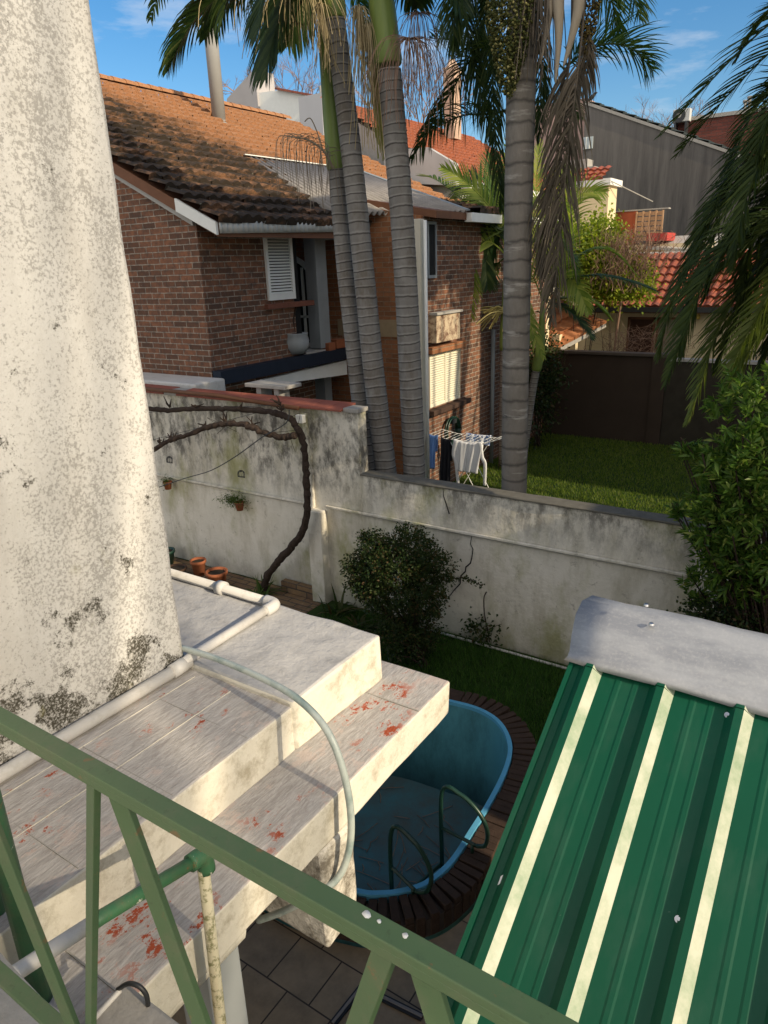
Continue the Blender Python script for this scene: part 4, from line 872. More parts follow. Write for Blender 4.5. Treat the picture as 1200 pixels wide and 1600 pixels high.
a = PX(612, 262, 1, 20.6); b = PX(712, 262, 1, 20.6); g = MB(); g.prism([PX(600, 235, 1, 20.7), PX(668, 230, 1, 20.7), PX(710, 255, 1, 20.7), PX(712, 290, 1, 20.7), PX(600, 285, 1, 20.7)], (0, .25, 0)); g.build('parapet_wall', mat('shaded_grey_render', flat((.42, .42, .42), .25, 1.5), .9), rr)
g = MB(); g.prism([PX(575, 185, 1, 22.5), PX(600, 190, 1, 22.5), PX(600, 260, 1, 22.5), PX(560, 250, 1, 22.5)], (0, .3, 0)); g.build('rendered_wall', mat('blue_grey_render', flat((.34, .36, .40), .2, 1.5), .9), rr)
a = PX(700, 100, 1, 27); g = MB(); g.box(a.x-.2, a.x+.25, 27, 27.6, 9.5, a.z-.1); g.tube([(a.x, 27.3, a.z-.1), (a.x, 27.3, a.z+.2)], [.3, .12], 4); g.build('chimney', mat('pinkish_chimney', flat((.45, .32, .24), .3, 4), .9), rr)
g = MB(); a = PX(745, 300, 1, 18.6); b = PX(780, 345, 1, 18.6); g.box(-9.2, -8.0, 20.3, 21, 0, 6.3); g.build('corner_wall', CREAM, rr)
# guy wire from the hip roof
g = MB(); g.tube([PX(953, 282, 1, 30), PX(1020, 315, 1, 33)], .02, 5); tag(g.build('wire', GREYC), 'thin pale wire slanting down in front of the black gable wall', 'wire')
# ================================================================= unseen buildings added right of the picture to shade the yard
nb_ = thing('added_shade_block', 'plain rendered block added outside the picture to shade the yard from the right', 'building', (8, 8, 0))
g = MB(); g.box(5.2, 10, 7.5, 11.7, 0, 13.8); g.build('wall', RISER, nb_)
g = MB(); g.box(5.2, 10, 4.15, 7.49, 0, 6.0); g.build('low_shade_wing', RISER, nb_)
g = MB(); g.box(5.1, 10.1, 7.4, 11.8, 13.8, 13.95); g.build('parapet', GREYC, nb_)
nb2 = thing('added_shade_house', 'plain rendered lower house added beyond the tall block outside the picture for its shade', 'house', (8, 17, 0))
g = MB(); g.box(5.2, 10, 14.8, 16.2, 8.5, 11.0); g.build('upper_shade_block', CREAM, nb2)
g = MB(); g.box(5.2, 10, 14.8, 22, 0, 8.5); g.build('wall', CREAM, nb2)
g = MB(); g.box(5.1, 10.1, 16.22, 22.1, 8.5, 8.65); g.build('parapet', GREYC, nb2)
# ================================================================= foliage helpers
def mesh_np(name, V, F, m, parent=None, loc=(0, 0, 0), smooth=False):
    me = bpy.data.meshes.new(name); V = np.asarray(V, dtype=np.float32); F = np.asarray(F, dtype=np.int32); k = F.shape[1]
    off = np.array(wloc(parent) if parent is not None else loc, dtype=np.float32)
    me.vertices.add(len(V)); me.vertices.foreach_set('co', (V-off).ravel()); me.loops.add(F.size); me.loops.foreach_set('vertex_index', F.ravel())
    me.polygons.add(len(F)); me.polygons.foreach_set('loop_start', np.arange(0, F.size, k, dtype=np.int32))
    me.update(calc_edges=True); me.validate(); me.materials.append(m)
    o = bpy.data.objects.new(name, me); COL.objects.link(o)
    if parent is not None: o.parent = parent
    else: o.location = loc
    return o
def norm(a): return a/np.maximum(1e-9, np.linalg.norm(a, axis=-1, keepdims=True))
def leaves(P, D, L, W, fold=.15):
    """one bent lance-shaped leaf (six corners, two facets) per point"""
    n = len(P); rnd = rng.normal(size=(n, 3)); S = norm(np.cross(D, rnd)); Nn = norm(np.cross(S, D))
    L = np.broadcast_to(np.asarray(L, float), (n,))[:, None]; W = np.broadcast_to(np.asarray(W, float), (n,))[:, None]
    a = P; b = P+D*L*.45-S*W*.5+Nn*W*fold; c = P+D*L*.45+S*W*.5+Nn*W*fold; mid = P+D*L*.45; e = P+D*L-np.array([0, 0, 1.])*L*.12
    V = np.stack([a, b, c, mid, e], 1).reshape(-1, 3); i = np.arange(n)[:, None]*5
    F = np.concatenate([i+np.array([[0, 3, 1]]), i+np.array([[1, 3, 4]]), i+np.array([[0, 2, 3]]), i+np.array([[3, 2, 4]])], 0)
    return V, F
def clump_points(c, r, nclump, per, spread, flat_bottom=-.7, shell=.55):
    c = np.array(c, float); r = np.array(r, float)
    d = norm(rng.normal(size=(nclump*3, 3))); d = d[d[:, 2] > flat_bottom][:nclump]
    rad = shell+(1-shell)*rng.random(len(d))**.6
    rad *= 1+.16*np.sin(d[:, 0]*5+1)*np.cos(d[:, 1]*4+d[:, 2]*5)
    cc = c+d*rad[:, None]*r
    P = np.repeat(cc, per, 0)+rng.normal(size=(len(cc)*per, 3))*spread
    D = norm(norm(P-c)*.6+rng.normal(size=P.shape)*.75+np.array([0, 0, .15])); return P, D, cc
def bush(name, label, cat, base, c, r, nclump, per, spread, L, W, m, group=None, fb=-.7, shell=.55, twigs=30, twm=None, tr=.02):
    t = thing(name, label, cat, base, group)
    P, D, cc = clump_points(c, r, nclump, per, spread, fb, shell)
    V, F = leaves(P, D, L*rng.uniform(.6, 1.15, len(P)), W*rng.uniform(.7, 1.2, len(P)))
    mesh_np('crown', V, F, m, t)
    g = MB(); b = Vector(base)
    for k in range(twigs):
        q = Vector(cc[rng.integers(len(cc))]); a = b+Vector((rng.normal()*.05, rng.normal()*.05, 0)); mid = a.lerp(q, .5)+Vector((0, 0, .08))
        g.tube(smooth([a, mid, q], 3), [tr*(1-.14*i) for i in range(7)], 5)
    g.build('branches', twm or VINE, t); return t
def whorls(cc, D, per, L, W, ang=.7):
    """whorls of long leaves round twig tips"""
    P = np.repeat(cc, per, 0); A = np.repeat(D, per, 0); r_ = rng.normal(size=P.shape); r_ -= A*np.sum(r_*A, 1, keepdims=True); r_ = norm(r_)
    P = P-A*rng.uniform(0, .14, (len(P), 1)); return P, norm(A*math.cos(ang)+r_*math.sin(ang)*rng.uniform(.7, 1.3, (len(P), 1)))
def frond(g_, pts, n=55, ll=.5, lw=.03, droop=.5, ang=55, S=None, plum=.0, t0=.12, prof=.55, flat=0., seed=0, rr=.016):
    """rachis through pts with drooping leaflets on both sides"""
    rs = random.Random(seed+int(abs(pts[0][0])*100)); C = smooth([Vector(p) for p in pts], 8); m = len(C)
    seg = [0]
    for i in range(1, m): seg.append(seg[-1]+(C[i]-C[i-1]).length)
    g_.tube(C, [rr*(1-.85*i/(m-1))+.002 for i in range(m)], 5)
    hz = C[-1]-C[0]; hz.z = 0
    if S is None: S = Vector((hz.y, -hz.x, 0)).normalized() if hz.length > .1 else Vector((.8, .5, 0)).normalized()
    S = Vector(S).normalized()
    for k in range(n):
        f = t0+(1-t0)*(k+.5)/n; d = f*seg[-1]; i = max(j for j in range(m) if seg[j] <= d); i = min(i, m-2)
        p = C[i].lerp(C[i+1], (d-seg[i])/max(1e-6, seg[i+1]-seg[i])); T = (C[min(i+2, m-1)]-C[max(i-1, 0)]).normalized()
        s_ = (S-T*S.dot(T)).normalized(); Nn = s_.cross(T).normalized()
        if Nn.z < 0: Nn = -Nn
        L = ll*max(.12, math.sin(math.pi*min(1, .12+.86*(1-(1-f)**1.0)))**prof)*(1 if f < .9 else .8)
        for sg in (-1, 1):
            a = R(ang*(1-.45*f))+rs.uniform(-.10, .10)
            el = rs.uniform(-1, 1)*plum+.25-flat*.25
            d0 = (T*math.cos(a)+s_*sg*math.sin(a)*math.cos(el)+Nn*math.sin(el)*.8).normalized(); LL = L*rs.uniform(.86, 1.08); wv = Nn*.5+T*.6; wv = d0.cross(s_.cross(d0)) if False else (T-d0*T.dot(d0)).normalized()
            q = p.copy(); dd = d0.copy(); V = []; st = 5
            for j in range(st+1):
                h = j/st; w_ = lw*(.45+1.1*h-1.5*h*h+.0)*.9 if j < st else .001
                w_ = lw*max(.04, (1-h)**.55*min(1, .5+2.2*h))
                V += [q-wv*w_*.5, q+wv*w_*.5]
                dd = (dd+Vector((0, 0, -1))*droop*(.10+.40*h)*(1 if sg else 1)).normalized(); q = q+dd*LL/st
            g_.add(V, [(2*j, 2*j+1, 2*j+3, 2*j+2) for j in range(st)])
def hang(g_, a, n, L, sp, r=.004, seed=0, beads=False):
    """tassel of thin flower branches hanging from point a"""
    rs = random.Random(seed)
    for k in range(n):
        o = Vector((rs.gauss(0, sp), rs.gauss(0, sp), 0)); l_ = L*rs.uniform(.5, 1)
        p = [Vector(a), Vector(a)+o*.8+Vector((0, 0, -.05)), Vector(a)+o*1.3+Vector((rs.gauss(0, .02), rs.gauss(0, .02), -l_*.5)), Vector(a)+o*1.5+Vector((rs.gauss(0, .04), rs.gauss(0, .04), -l_))]
        g_.tube(smooth(p, 3), r, 3, cap=False)
def palm_trunk(t, px, y, w, m=BARK, top=None, name='trunk', ringd=.125, amp=.035):
    P = PL(px, 1, y); 
    lo = P[0].copy(); d = (P[0]-P[1]).normalized() if P[0].z < P[1].z else Vector((0, 0, -1)); s_ = (lo.z)/max(.2, -d.z); base = lo+d*s_; base.z = 0
    pts = smooth([base]+P, 14); k = len(pts); rr = []; 
    dense = []; L = 0
    for i in range(len(pts)-1):
        n_ = max(1, int((pts[i+1]-pts[i]).length/.0208))
        for j in range(n_): dense.append(pts[i].lerp(pts[i+1], j/n_))
    dense.append(pts[-1]); L = 0
    for i, p in enumerate(dense):
        if i: L += (dense[i]-dense[i-1]).length
        f = (L/ringd) % 1; h = p.z/8
        rr.append((w[0]*(1-h)+w[1]*h)/2*(1+amp*(.5-f))*(1+.25*max(0, .5-p.z)**2))
    g = MB(); g.tube(dense, rr, 22); g.build(name, m, t, smooth=True); return dense[-1], base
# ================================================================= palms of the row behind the wall
def kingpalm(label, px, y, w, shaft, seed):
    P = PL(px, 1, y); t = thing('king_palm', label, 'palm tree', (P[0].x, y, 0), 'slender ringed palms behind the garden wall')
    top, base = palm_trunk(t, px, y, w)
    sp = PL(shaft[:2], 1, y); a = sp[0]; d = (sp[1]-sp[0]).normalized(); H_ = shaft[2]
    g = MB(); g.tube([a-d*.02, a+d*.05, a+d*H_*.35, a+d*H_*.7, a+d*H_], [w[1]*.50, w[1]*.60, w[1]*.54, w[1]*.44, w[1]*.30], 20, sub=4); g.build('crownshaft', SHAFT, t, smooth=True)
    return t, a, a+d*H_
k1, s1, c1 = kingpalm('leftmost slender ringed palm with green crownshaft and a dead flower stalk below it', [(576, 742), (556, 560), (540, 420), (526, 255)], 8.95, (.31, .24), ((526, 262), (508, 50), 2.1), 1)
k2, s2_, c2 = kingpalm('second ringed palm from the left, leaning before the first, straw tassels at top', [(604, 744), (585, 590), (568, 420), (548, 230), (522, 20)], 8.8, (.35, .27), ((523, 28), (515, -60), 1.4), 2)
k3, s3_, c3 = kingpalm('third ringed palm, upright with a bright green crownshaft at the top edge', [(648, 755), (640, 560), (628, 340), (608, 110)], 8.75, (.335, .31), ((606, 100), (592, -40), 1.7), 3)
def camS(v=(0, 0, 1)): return Vector(v)
def pf(t, px, ys, m=LF_PALM, **kw):
    P = [PX(a, b, 1, y) for (a, b), y in zip(px, ys)]; g = MB(); frond(g, P, **kw); o = g.build('frond', m, t); return o
# fronds that hang into the picture from the first palm's crown
pf(k1, [(505, -60), (440, -55), (360, -20), (300, 35), (262, 110)], [8.9, 8.6, 8.3, 8.1, 8.0], LF_PALMD, n=62, ll=.80, lw=.055, droop=.75, seed=1, t0=.05)
pf(k1, [(505, -60), (455, -70), (390, -40), (345, 10), (320, 60)], [9, 9.2, 9.4, 9.5, 9.6], LF_PALMD, n=60, ll=.85, lw=.055, droop=.8, seed=2, t0=.05)
pf(k1, [(505, -80), (470, -60), (445, 0), (425, 70), (415, 120)], [8.9, 8.5, 8.2, 8.0, 7.9], LF_PALMD, n=60, ll=.85, lw=.06, droop=.7, seed=3, t0=.02)
pf(k1, [(508, -90), (495, -50), (470, 10), (450, 70)], [8.9, 9.1, 9.3, 9.4], LF_PALMD, n=50, ll=.8, lw=.055, droop=.7, seed=4, t0=.02)
pf(k1, [(500, -80), (420, -120), (330, -90), (260, -30), (235, 30)], [8.9, 9.5, 10, 10.3, 10.4], LF_PALMD, n=62, ll=.8, lw=.05, droop=.8, seed=5)
pf(k2, [(515, -70), (540, -50), (566, 20), (585, 110), (592, 150)], [8.8, 9.0, 9.3, 9.5, 9.6], LF_PALM, n=50, ll=.45, lw=.03, droop=.7, seed=6)
pf(k3, [(600, -90), (640, -80), (685, -50), (712, -5), (722, 25)], [8.8, 8.6, 8.4, 8.3, 8.3], LF_PALMD, n=50, ll=.60, lw=.05, droop=.8, seed=7)
pf(k3, [(600, -90), (620, -60), (640, -30), (652, 10)], [8.8, 9.2, 9.6, 9.9], LF_PALMD, n=40, ll=.6, lw=.05, droop=.8, seed=8)
pf(k3, [(600, -100), (520, -160), (400, -140), (330, -80)], [8.8, 9.2, 9.6, 9.9], LF_PALMD, n=50, ll=.8, lw=.05, droop=.8, seed=9)
pf(k2, [(515, -90), (500, -110), (455, -70), (420, -20), (400, 60)], [8.8, 8.4, 8.0, 7.8, 7.7], LF_PALMD, n=50, ll=.75, lw=.05, droop=.75, seed=10)
pf(k1, [(505, -70), (470, -90), (410, -70), (360, -15), (345, 40)], [9, 8.7, 8.4, 8.2, 8.1], LF_PALMD, n=60, ll=.8, lw=.055, droop=.85, seed=12)
pf(k1, [(505, -70), (480, -50), (455, -10), (440, 50), (432, 95)], [9, 8.8, 8.7, 8.6, 8.6], LF_PALMD, n=55, ll=.7, lw=.055, droop=.8, seed=13, t0=.02)
pf(k2, [(515, -80), (495, -70), (478, -30), (470, 30)], [8.8, 8.9, 9.0, 9.1], LF_PALMD, n=50, ll=.55, lw=.045, droop=.8, seed=14)
pf(k3, [(600, -90), (650, -100), (700, -80), (740, -30), (752, 20)], [8.8, 9.0, 9.2, 9.3, 9.4], LF_PALMD, n=55, ll=.6, lw=.045, droop=.8, seed=15)
# straw coloured flower tassels
def tassel(t, px, y, n, L, sp, m=LF_STRAW, r=.0045, seed=1, bl=False):
    g = MB(); hang(g, PX(px[0], px[1], 1, y), n, L, sp, r, seed); o = g.build('flower_stalk', m, t); return o
tassel(k2, (470, -25), 8.3, 60, .85, .22, seed=1); tassel(k2, (400, -30), 8.3, 26, .7, .20, seed=2); tassel(k2, (560, 10), 8.5, 60, 1.0, .07, seed=3)
tassel(k2, (575, 40), 8.6, 45, 1.5, .07, seed=4); tassel(k3, (640, 60), 8.4, 60, 1.0, .18, LF_TWIG, .004, 5); tassel(k3, (655, 20), 8.9, 40, .9, .14, LF_TWIG, .004, 6)
tassel(k2, (500, 5), 8.3, 30, .9, .10, seed=9); 
g = MB(); 
for k in range(34): 
    a = PX(583+random.uniform(-5, 5), 60, 1, 8.7); g.tube([a, a+Vector((random.uniform(-.03, .03), 0, -.6)), a+Vector((.06+random.uniform(-.04, .08), 0, -random.uniform(1.0, 1.42)))], .006, 4)
g.build('dried_frond', leafmat('yellow_dry_leaf', (.18, .19, .05), (.34, .32, .10), .2, .7), k2)
# dead branched stalk below the first crownshaft
g = MB(); a = PX(520, 262, 1, 8.75); rs = random.Random(5)
mainp = [a, PX(505, 235, 1, 8.55), PX(480, 218, 1, 8.4), PX(455, 215, 1, 8.3)]; g.tube(smooth(mainp, 5), [.022-.0012*i for i in range(16)], 6)
for k in range(46):
    f = rs.random(); b = smooth(mainp, 5)[int(3+f*12)]; q = b+Vector((rs.gauss(-.08, .16), rs.gauss(0, .12), rs.uniform(-.12, .02)))
    g.tube(smooth([b, b.lerp(q, .5)+Vector((0, 0, .05)), q, q+Vector((rs.gauss(0, .04), rs.gauss(0, .04), -rs.uniform(.25, .7)))], 3), .0045, 3, cap=False)
g.tube(smooth([PX(505, 235, 1, 8.6), PX(495, 205, 1, 8.5), PX(485, 185, 1, 8.45), PX(476, 190, 1, 8.4)], 4), .008, 5)
g.build('dead_flower_stalk', leafmat('grey_dead_stalk', (.16, .13, .10), (.28, .24, .18), 0, .9), k1)
# ---- the queen palm with the fruit bunch
qp = thing('queen_palm', 'stout banded palm trunk with a hanging bunch of green fruit and dead brown fronds', 'palm tree', (-3.85, 8.6, 0))
palm_trunk(qp, [(803, 778), (806, 560), (810, 330), (815, 90), (818, -60)], 8.5, (.335, .33), BARK2, ringd=.21, amp=.02)
g = MB(); fr = []; rs = random.Random(11); top = PX(806, -60, 1, 8.3); 
def bunch(pxc, y, rx, rz, n, r, seed):
    rs = np.random.default_rng(seed); c = PX(pxc[0], pxc[1], 1, y); d = norm(rs.normal(size=(n, 3))); q = rs.random((n, 1))**.25
    P = np.array(c)+d*q*np.array([rx, rx, rz]); P[:, 0] = c.x+(P[:, 0]-c.x)*(1-.45*np.clip((c.z-P[:, 2])/rz, 0, 1)); P[:, 1] = c.y+(P[:, 1]-c.y)*(1-.45*np.clip((c.z-P[:, 2])/rz, 0, 1))
    base = np.array([(1, 0, 0), (-1, 0, 0), (0, 1, 0), (0, -1, 0), (0, 0, 1), (0, 0, -1)], float)*r
    V = (P[:, None, :]+base[None]).reshape(-1, 3); f = np.array([(0, 2, 4), (2, 1, 4), (1, 3, 4), (3, 0, 4), (2, 0, 5), (1, 2, 5), (3, 1, 5), (0, 3, 5)])
    F = (np.arange(n)[:, None, None]*6+f[None]).reshape(-1, 3); return V, F
V, F = bunch((797, 20), 8.2, .27, .82, 2600, .017, 1); mesh_np('fruit_bunch', V, F, FRUIT, qp)
V, F = bunch((920, 0), 8.7, .13, .55, 700, .016, 2); mesh_np('fruit_bunch', V, F, leafmat('ripe_palm_fruit', (.07, .05, .015), (.25, .19, .06), 0, .6), qp)
g = MB(); hang(g, PX(850, -60, 1, 8.3), 60, 1.15, .07, .006, 4); g.build('old_flower_stalk', LF_DEAD, qp)
for px, w0 in ([(868, -60), (872, 0), (873, 60), (868, 130)], .075), ([(858, -50), (860, 10), (852, 60), (846, 95)], .045), ([(895, -60), (905, 0), (893, 60), (880, 105)], .07):
    P = PL(px, 1, 8.25); g = MB(); g.tube(smooth(P, 5), [w0*(1-.9*(i/15)**1.5) for i in range(16)], 10); o = g.build('spathe', SPATHE, qp, smooth=True)
pf(qp, [(915, -60), (912, 20), (903, 110), (885, 260), (872, 400), (862, 500)], [8.5, 8.45, 8.4, 8.4, 8.4, 8.4], LF_DEAD, n=110, ll=.75, lw=.028, droop=1.3, plum=1.1, seed=21, t0=.25, ang=38)
pf(qp, [(895, -20), (893, 60), (885, 140), (878, 240), (858, 330), (850, 430)], [8.6, 8.55, 8.5, 8.5, 8.5, 8.5], LF_DEAD, n=90, ll=.70, lw=.028, droop=1.3, plum=1.0, seed=22, t0=.25, ang=40)
pf(qp, [(790, -80), (745, -50), (728, 30), (745, 120), (770, 220)], [8.9, 9.0, 9.1, 9.2, 9.2], LF_PALMD, n=100, ll=.55, lw=.026, droop=1.1, plum=1.1, seed=23, ang=45)
pf(qp, [(800, 60), (780, 70), (735, 95), (710, 135), (655, 230), (640, 250)], [8.9, 9.1, 9.3, 9.4, 9.5, 9.5], LF_PALMD, n=95, ll=.5, lw=.024, droop=1.2, plum=.9, seed=24, ang=50)
pf(qp, [(800, 80), (770, 78), (735, 72), (700, 62), (672, 60)], [8.9, 9.2, 9.6, 9.9, 10.1], LF_PALMD, n=70, ll=.45, lw=.020, droop=.35, plum=.9, seed=25, ang=50)
pf(qp, [(800, 170), (765, 178), (725, 180), (690, 195), (655, 215)], [8.9, 9.3, 9.6, 9.8, 10], LF_PALMD, n=70, ll=.55, lw=.022, droop=1.0, plum=.9, seed=26, ang=50)
pf(qp, [(800, 0), (775, 60), (770, 130), (775, 230), (785, 330)], [8.9, 8.9, 9.0, 9.0, 9.0], LF_PALMD, n=100, ll=.45, lw=.022, droop=1.3, plum=1.0, seed=27, ang=38)
pf(qp, [(870, 130), (895, 95), (940, 70), (985, 75), (1020, 110)], [8.9, 9.1, 9.3, 9.5, 9.5], LF_PALM, n=95, ll=.55, lw=.022, droop=.45, plum=.8, seed=28, ang=58)
pf(qp, [(850, -60), (900, -80), (950, -60), (985, -20), (1000, 30)], [8.8, 8.7, 8.6, 8.6, 8.6], LF_PALM, n=90, ll=.5, lw=.022, droop=.6, plum=.7, seed=29, ang=55)
pf(qp, [(840, 160), (862, 150), (885, 155), (905, 185)], [8.9, 9.2, 9.5, 9.7], LF_PALM, n=50, ll=.35, lw=.02, droop=.8, plum=.8, seed=30)
pf(qp, [(835, -60), (840, 30), (845, 120), (843, 220)], [8.7, 8.8, 8.9, 8.9], LF_PALMD, n=90, ll=.38, lw=.022, droop=1.0, plum=1.0, seed=31, ang=40)
pf(qp, [(920, 40), (920, 80), (912, 120), (900, 150)], [8.7, 8.7, 8.8, 8.8], LF_DEAD, n=60, ll=.4, lw=.02, droop=1.2, plum=1.0, seed=33, ang=40)
pf(qp, [(795, -70), (760, -70), (725, -40), (708, 20), (712, 80)], [8.8, 8.6, 8.4, 8.3, 8.3], LF_PALMD, n=100, ll=.5, lw=.026, droop=1.0, plum=1.0, seed=41, ang=45)
pf(qp, [(795, -60), (770, -20), (755, 50), (752, 130)], [8.9, 9.2, 9.3, 9.4], LF_PALMD, n=90, ll=.45, lw=.026, droop=1.0, plum=1.0, seed=42, ang=42)
pf(qp, [(845, -40), (880, -60), (925, -50), (955, 0), (965, 60)], [8.9, 9.2, 9.4, 9.6, 9.7], LF_PALM, n=90, ll=.5, lw=.024, droop=.7, plum=.8, seed=43, ang=52)
# ---- young palms on the far lawn
def youngpalm(name, label, crown, y, stem, fr, seed):
    c = PX(crown[0], crown[1], 1, y); t = thing(name, label, 'palm tree', (PX(stem[0][0], stem[0][1], 1, y).x, y, 0), 'young sunlit palms on the back lawn')
    P = PL(stem, 1, y); b = P[0]; b.z = 0; g = MB(); g.tube(smooth(P[:-1]+[P[-2].lerp(P[-1], .5)], 5), .10, 12); g.build('trunk', BARK, t, smooth=True)
    g = MB(); g.tube([P[-2].lerp(P[-1], .45), P[-2].lerp(P[-1], .7), P[-1], c], [.12, .13, .10, .05], 14, sub=3); g.build('crownshaft', SHAFT, t, smooth=True)
    for k, (px, dy, m, kw) in enumerate(fr):
        n = len(px); pts = [c]+[PX(a, b_, 1, y+dy*(i+1)/n) for i, (a, b_) in enumerate(px)]
        g = MB(); frond(g, pts, seed=seed+k, **kw); g.build('frond', m, t)
    return t
kw = dict(n=46, ll=.75, lw=.045, droop=.35, t0=.15, rr=.018)
yp1 = youngpalm('young_palm', 'young palm behind the banded trunk with a bright yellow green arching frond at its left', (792, 400), 16.2, [(786, 690), (787, 600), (790, 480)], [
    ([(765, 378), (735, 390), (727, 430), (728, 500)], -.8, LF_PALML, dict(kw, ll=.80, droop=.25, lw=.055, S=(.75, .45, .55), n=44)),
    ([(775, 340), (745, 300), (715, 275), (690, 262)], -.4, LF_PALML, dict(kw, ll=.6, droop=.3, lw=.045, S=(.3, .2, 1))),
    ([(760, 350), (720, 310), (680, 280), (655, 275)], .8, LF_PALM, dict(kw, ll=.7)),
    ([(820, 340), (850, 310), (880, 320), (890, 360)], .8, LF_PALML, kw),
    ([(800, 340), (805, 260), (815, 210), (826, 190)], .8, LF_PALML, dict(kw, droop=.2)),
    ([(780, 350), (770, 290), (765, 240)], .5, LF_PALM, kw),
    ([(830, 380), (865, 370), (890, 400), (900, 440)], .3, LF_PALM, kw),
    ([(770, 420), (755, 450), (745, 490)], .4, LF_PALM, kw),
    ([(775, 330), (758, 300), (740, 320), (728, 370)], .9, LF_PALMD, dict(kw, lw=.06, S=(.8, .5, .3))),
    ([(780, 350), (765, 330), (750, 350), (745, 410)], .2, LF_PALMD, dict(kw, lw=.06)),
    ([(790, 360), (775, 370), (760, 400), (762, 450)], -.2, LF_PALMD, dict(kw, lw=.06, S=(.8, .5, .3))),
    ([(780, 330), (750, 285), (722, 290), (705, 330)], 1.2, LF_PALMD, dict(kw, lw=.06, S=(.6, .5, .6)))], 40)
yp2 = youngpalm('young_palm', 'young palm leaning right beside the brown fence with lime fronds spreading over the porch', (848, 470), 17.2, [(818, 690), (832, 610), (845, 540)], [
    ([(880, 420), (925, 390), (960, 395), (995, 430)], .8, LF_PALM, dict(kw, ll=.6, droop=.7, lw=.05)),
    ([(890, 440), (930, 430), (985, 440), (1025, 455)], -.6, LF_PALMD, dict(kw, ll=.6, droop=.6)),
    ([(870, 400), (880, 350), (905, 305), (945, 300)], .6, LF_PALML, dict(kw, ll=.9, droop=.5, lw=.05, S=(.4, .2, 1))),
    ([(865, 430), (885, 430), (905, 455), (920, 490)], -.7, LF_PALML, dict(kw, ll=.6, lw=.05, S=(.4, .2, .8))),
    ([(830, 430), (815, 460), (830, 510), (850, 560)], -.8, LF_PALML, dict(kw, ll=.5, droop=.8)),
    ([(860, 420), (870, 370), (880, 300), (878, 260)], .5, LF_PALML, dict(kw, droop=.2, ll=.7, lw=.06, S=(1, .3, .1))),
    ([(900, 465), (930, 475), (955, 500)], .5, LF_PALM, dict(kw, ll=.55)),
    ([(840, 410), (840, 350), (838, 290), (842, 220)], .3, LF_PALML, dict(kw, droop=.2, ll=.6)),
    ([(880, 480), (905, 500), (925, 530)], -.4, LF_PALMD, dict(kw, ll=.5))], 60)
g = MB(); a = PX(790, 488, 1, 16.0); rs = random.Random(3)
for k in range(40):
    q = a+Vector((rs.gauss(-.45, .3), rs.gauss(0, .15), rs.uniform(-.45, .05))); g.tube(smooth([a, a.lerp(q, .5)+Vector((0, 0, .12)), q], 4), .013, 4, cap=False)
g.build('flower_stalk', leafmat('yellow_flower_stalk', (.34, .29, .10), (.5, .44, .2), .1, .8), yp1)
# ---- the big feathery palm at the right edge
rp = thing('date_palm', 'large dark feathery palm whose long fronds droop in from the right edge', 'palm tree', (.6, 8.9, 0))
crn = Vector((.75, 9.2, 6.2))
g = MB(); g.tube([(.9, 9.25, 0), (.9, 9.25, 3), (.8, 9.2, 6.0)], [.32, .30, .34], 16); g.build('trunk', BARK2, rp, smooth=True)
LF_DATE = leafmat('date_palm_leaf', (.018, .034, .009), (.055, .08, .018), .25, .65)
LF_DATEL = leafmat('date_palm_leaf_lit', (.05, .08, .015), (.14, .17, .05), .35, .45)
rk_ = dict(n=150, ll=.52, lw=.030, droop=.35, ang=52, t0=.10, plum=.28, rr=.02)
def rf_(px, ys, m=LF_DATE, start=True, **k2):
    P = ([crn] if start else [])+[PX(a, b, 1, y) for (a, b), y in zip(px, ys)]; g = MB(); frond(g, P, **dict(rk_, **k2)); g.build('frond', m, rp)
rf_([(1290, 40), (1225, 5), (1180, 45), (1150, 95)], [8.8, 8.5, 8.3, 8.2], seed=1, ll=.34)
rf_([(1280, 190), (1200, 200), (1140, 280), (1090, 390), (1045, 490), (1030, 560)], [8.9, 8.6, 8.3, 8.1, 7.9, 7.8], seed=2)
rf_([(1290, 250), (1215, 260), (1150, 300), (1105, 400), (1080, 480), (1065, 560)], [8.6, 8.3, 8.1, 7.9, 7.7, 7.6], seed=3, ll=.5)
rf_([(1290, 300), (1220, 330), (1160, 360), (1105, 430), (1070, 520), (1040, 600)], [8.4, 8.0, 7.7, 7.5, 7.4, 7.3], seed=4)
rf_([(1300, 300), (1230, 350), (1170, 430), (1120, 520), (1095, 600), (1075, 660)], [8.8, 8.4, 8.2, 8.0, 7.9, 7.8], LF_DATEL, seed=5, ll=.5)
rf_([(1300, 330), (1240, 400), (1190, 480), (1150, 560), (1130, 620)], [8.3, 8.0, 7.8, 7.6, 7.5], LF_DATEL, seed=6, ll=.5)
rf_([(1280, 120), (1220, 130), (1180, 170), (1150, 240), (1130, 320)], [9.5, 9.5, 9.4, 9.3, 9.2], seed=7)
rf_([(1290, 180), (1230, 190), (1190, 250), (1160, 330), (1145, 420)], [8.2, 7.9, 7.7, 7.5, 7.4], seed=8, ll=.5)
rf_([(1300, 380), (1250, 420), (1215, 500), (1190, 580)], [9.0, 8.8, 8.6, 8.5], seed=9)
rf_([(1300, 60), (1260, 80), (1215, 150), (1190, 240)], [9.5, 9.6, 9.7, 9.8], seed=10)
rf_([(1290, 160), (1220, 210), (1165, 290), (1115, 340), (1085, 410)], [9.8, 9.9, 10, 10, 10], seed=11)
rf_([(1300, 320), (1235, 340), (1180, 370), (1130, 420), (1085, 440), (1060, 470)], [8.0, 7.8, 7.7, 7.6, 7.6, 7.6], seed=12)
rf_([(1300, 260), (1230, 250), (1165, 270), (1110, 340), (1075, 420), (1050, 480)], [9.2, 9.2, 9.2, 9.2, 9.2, 9.2], seed=13)
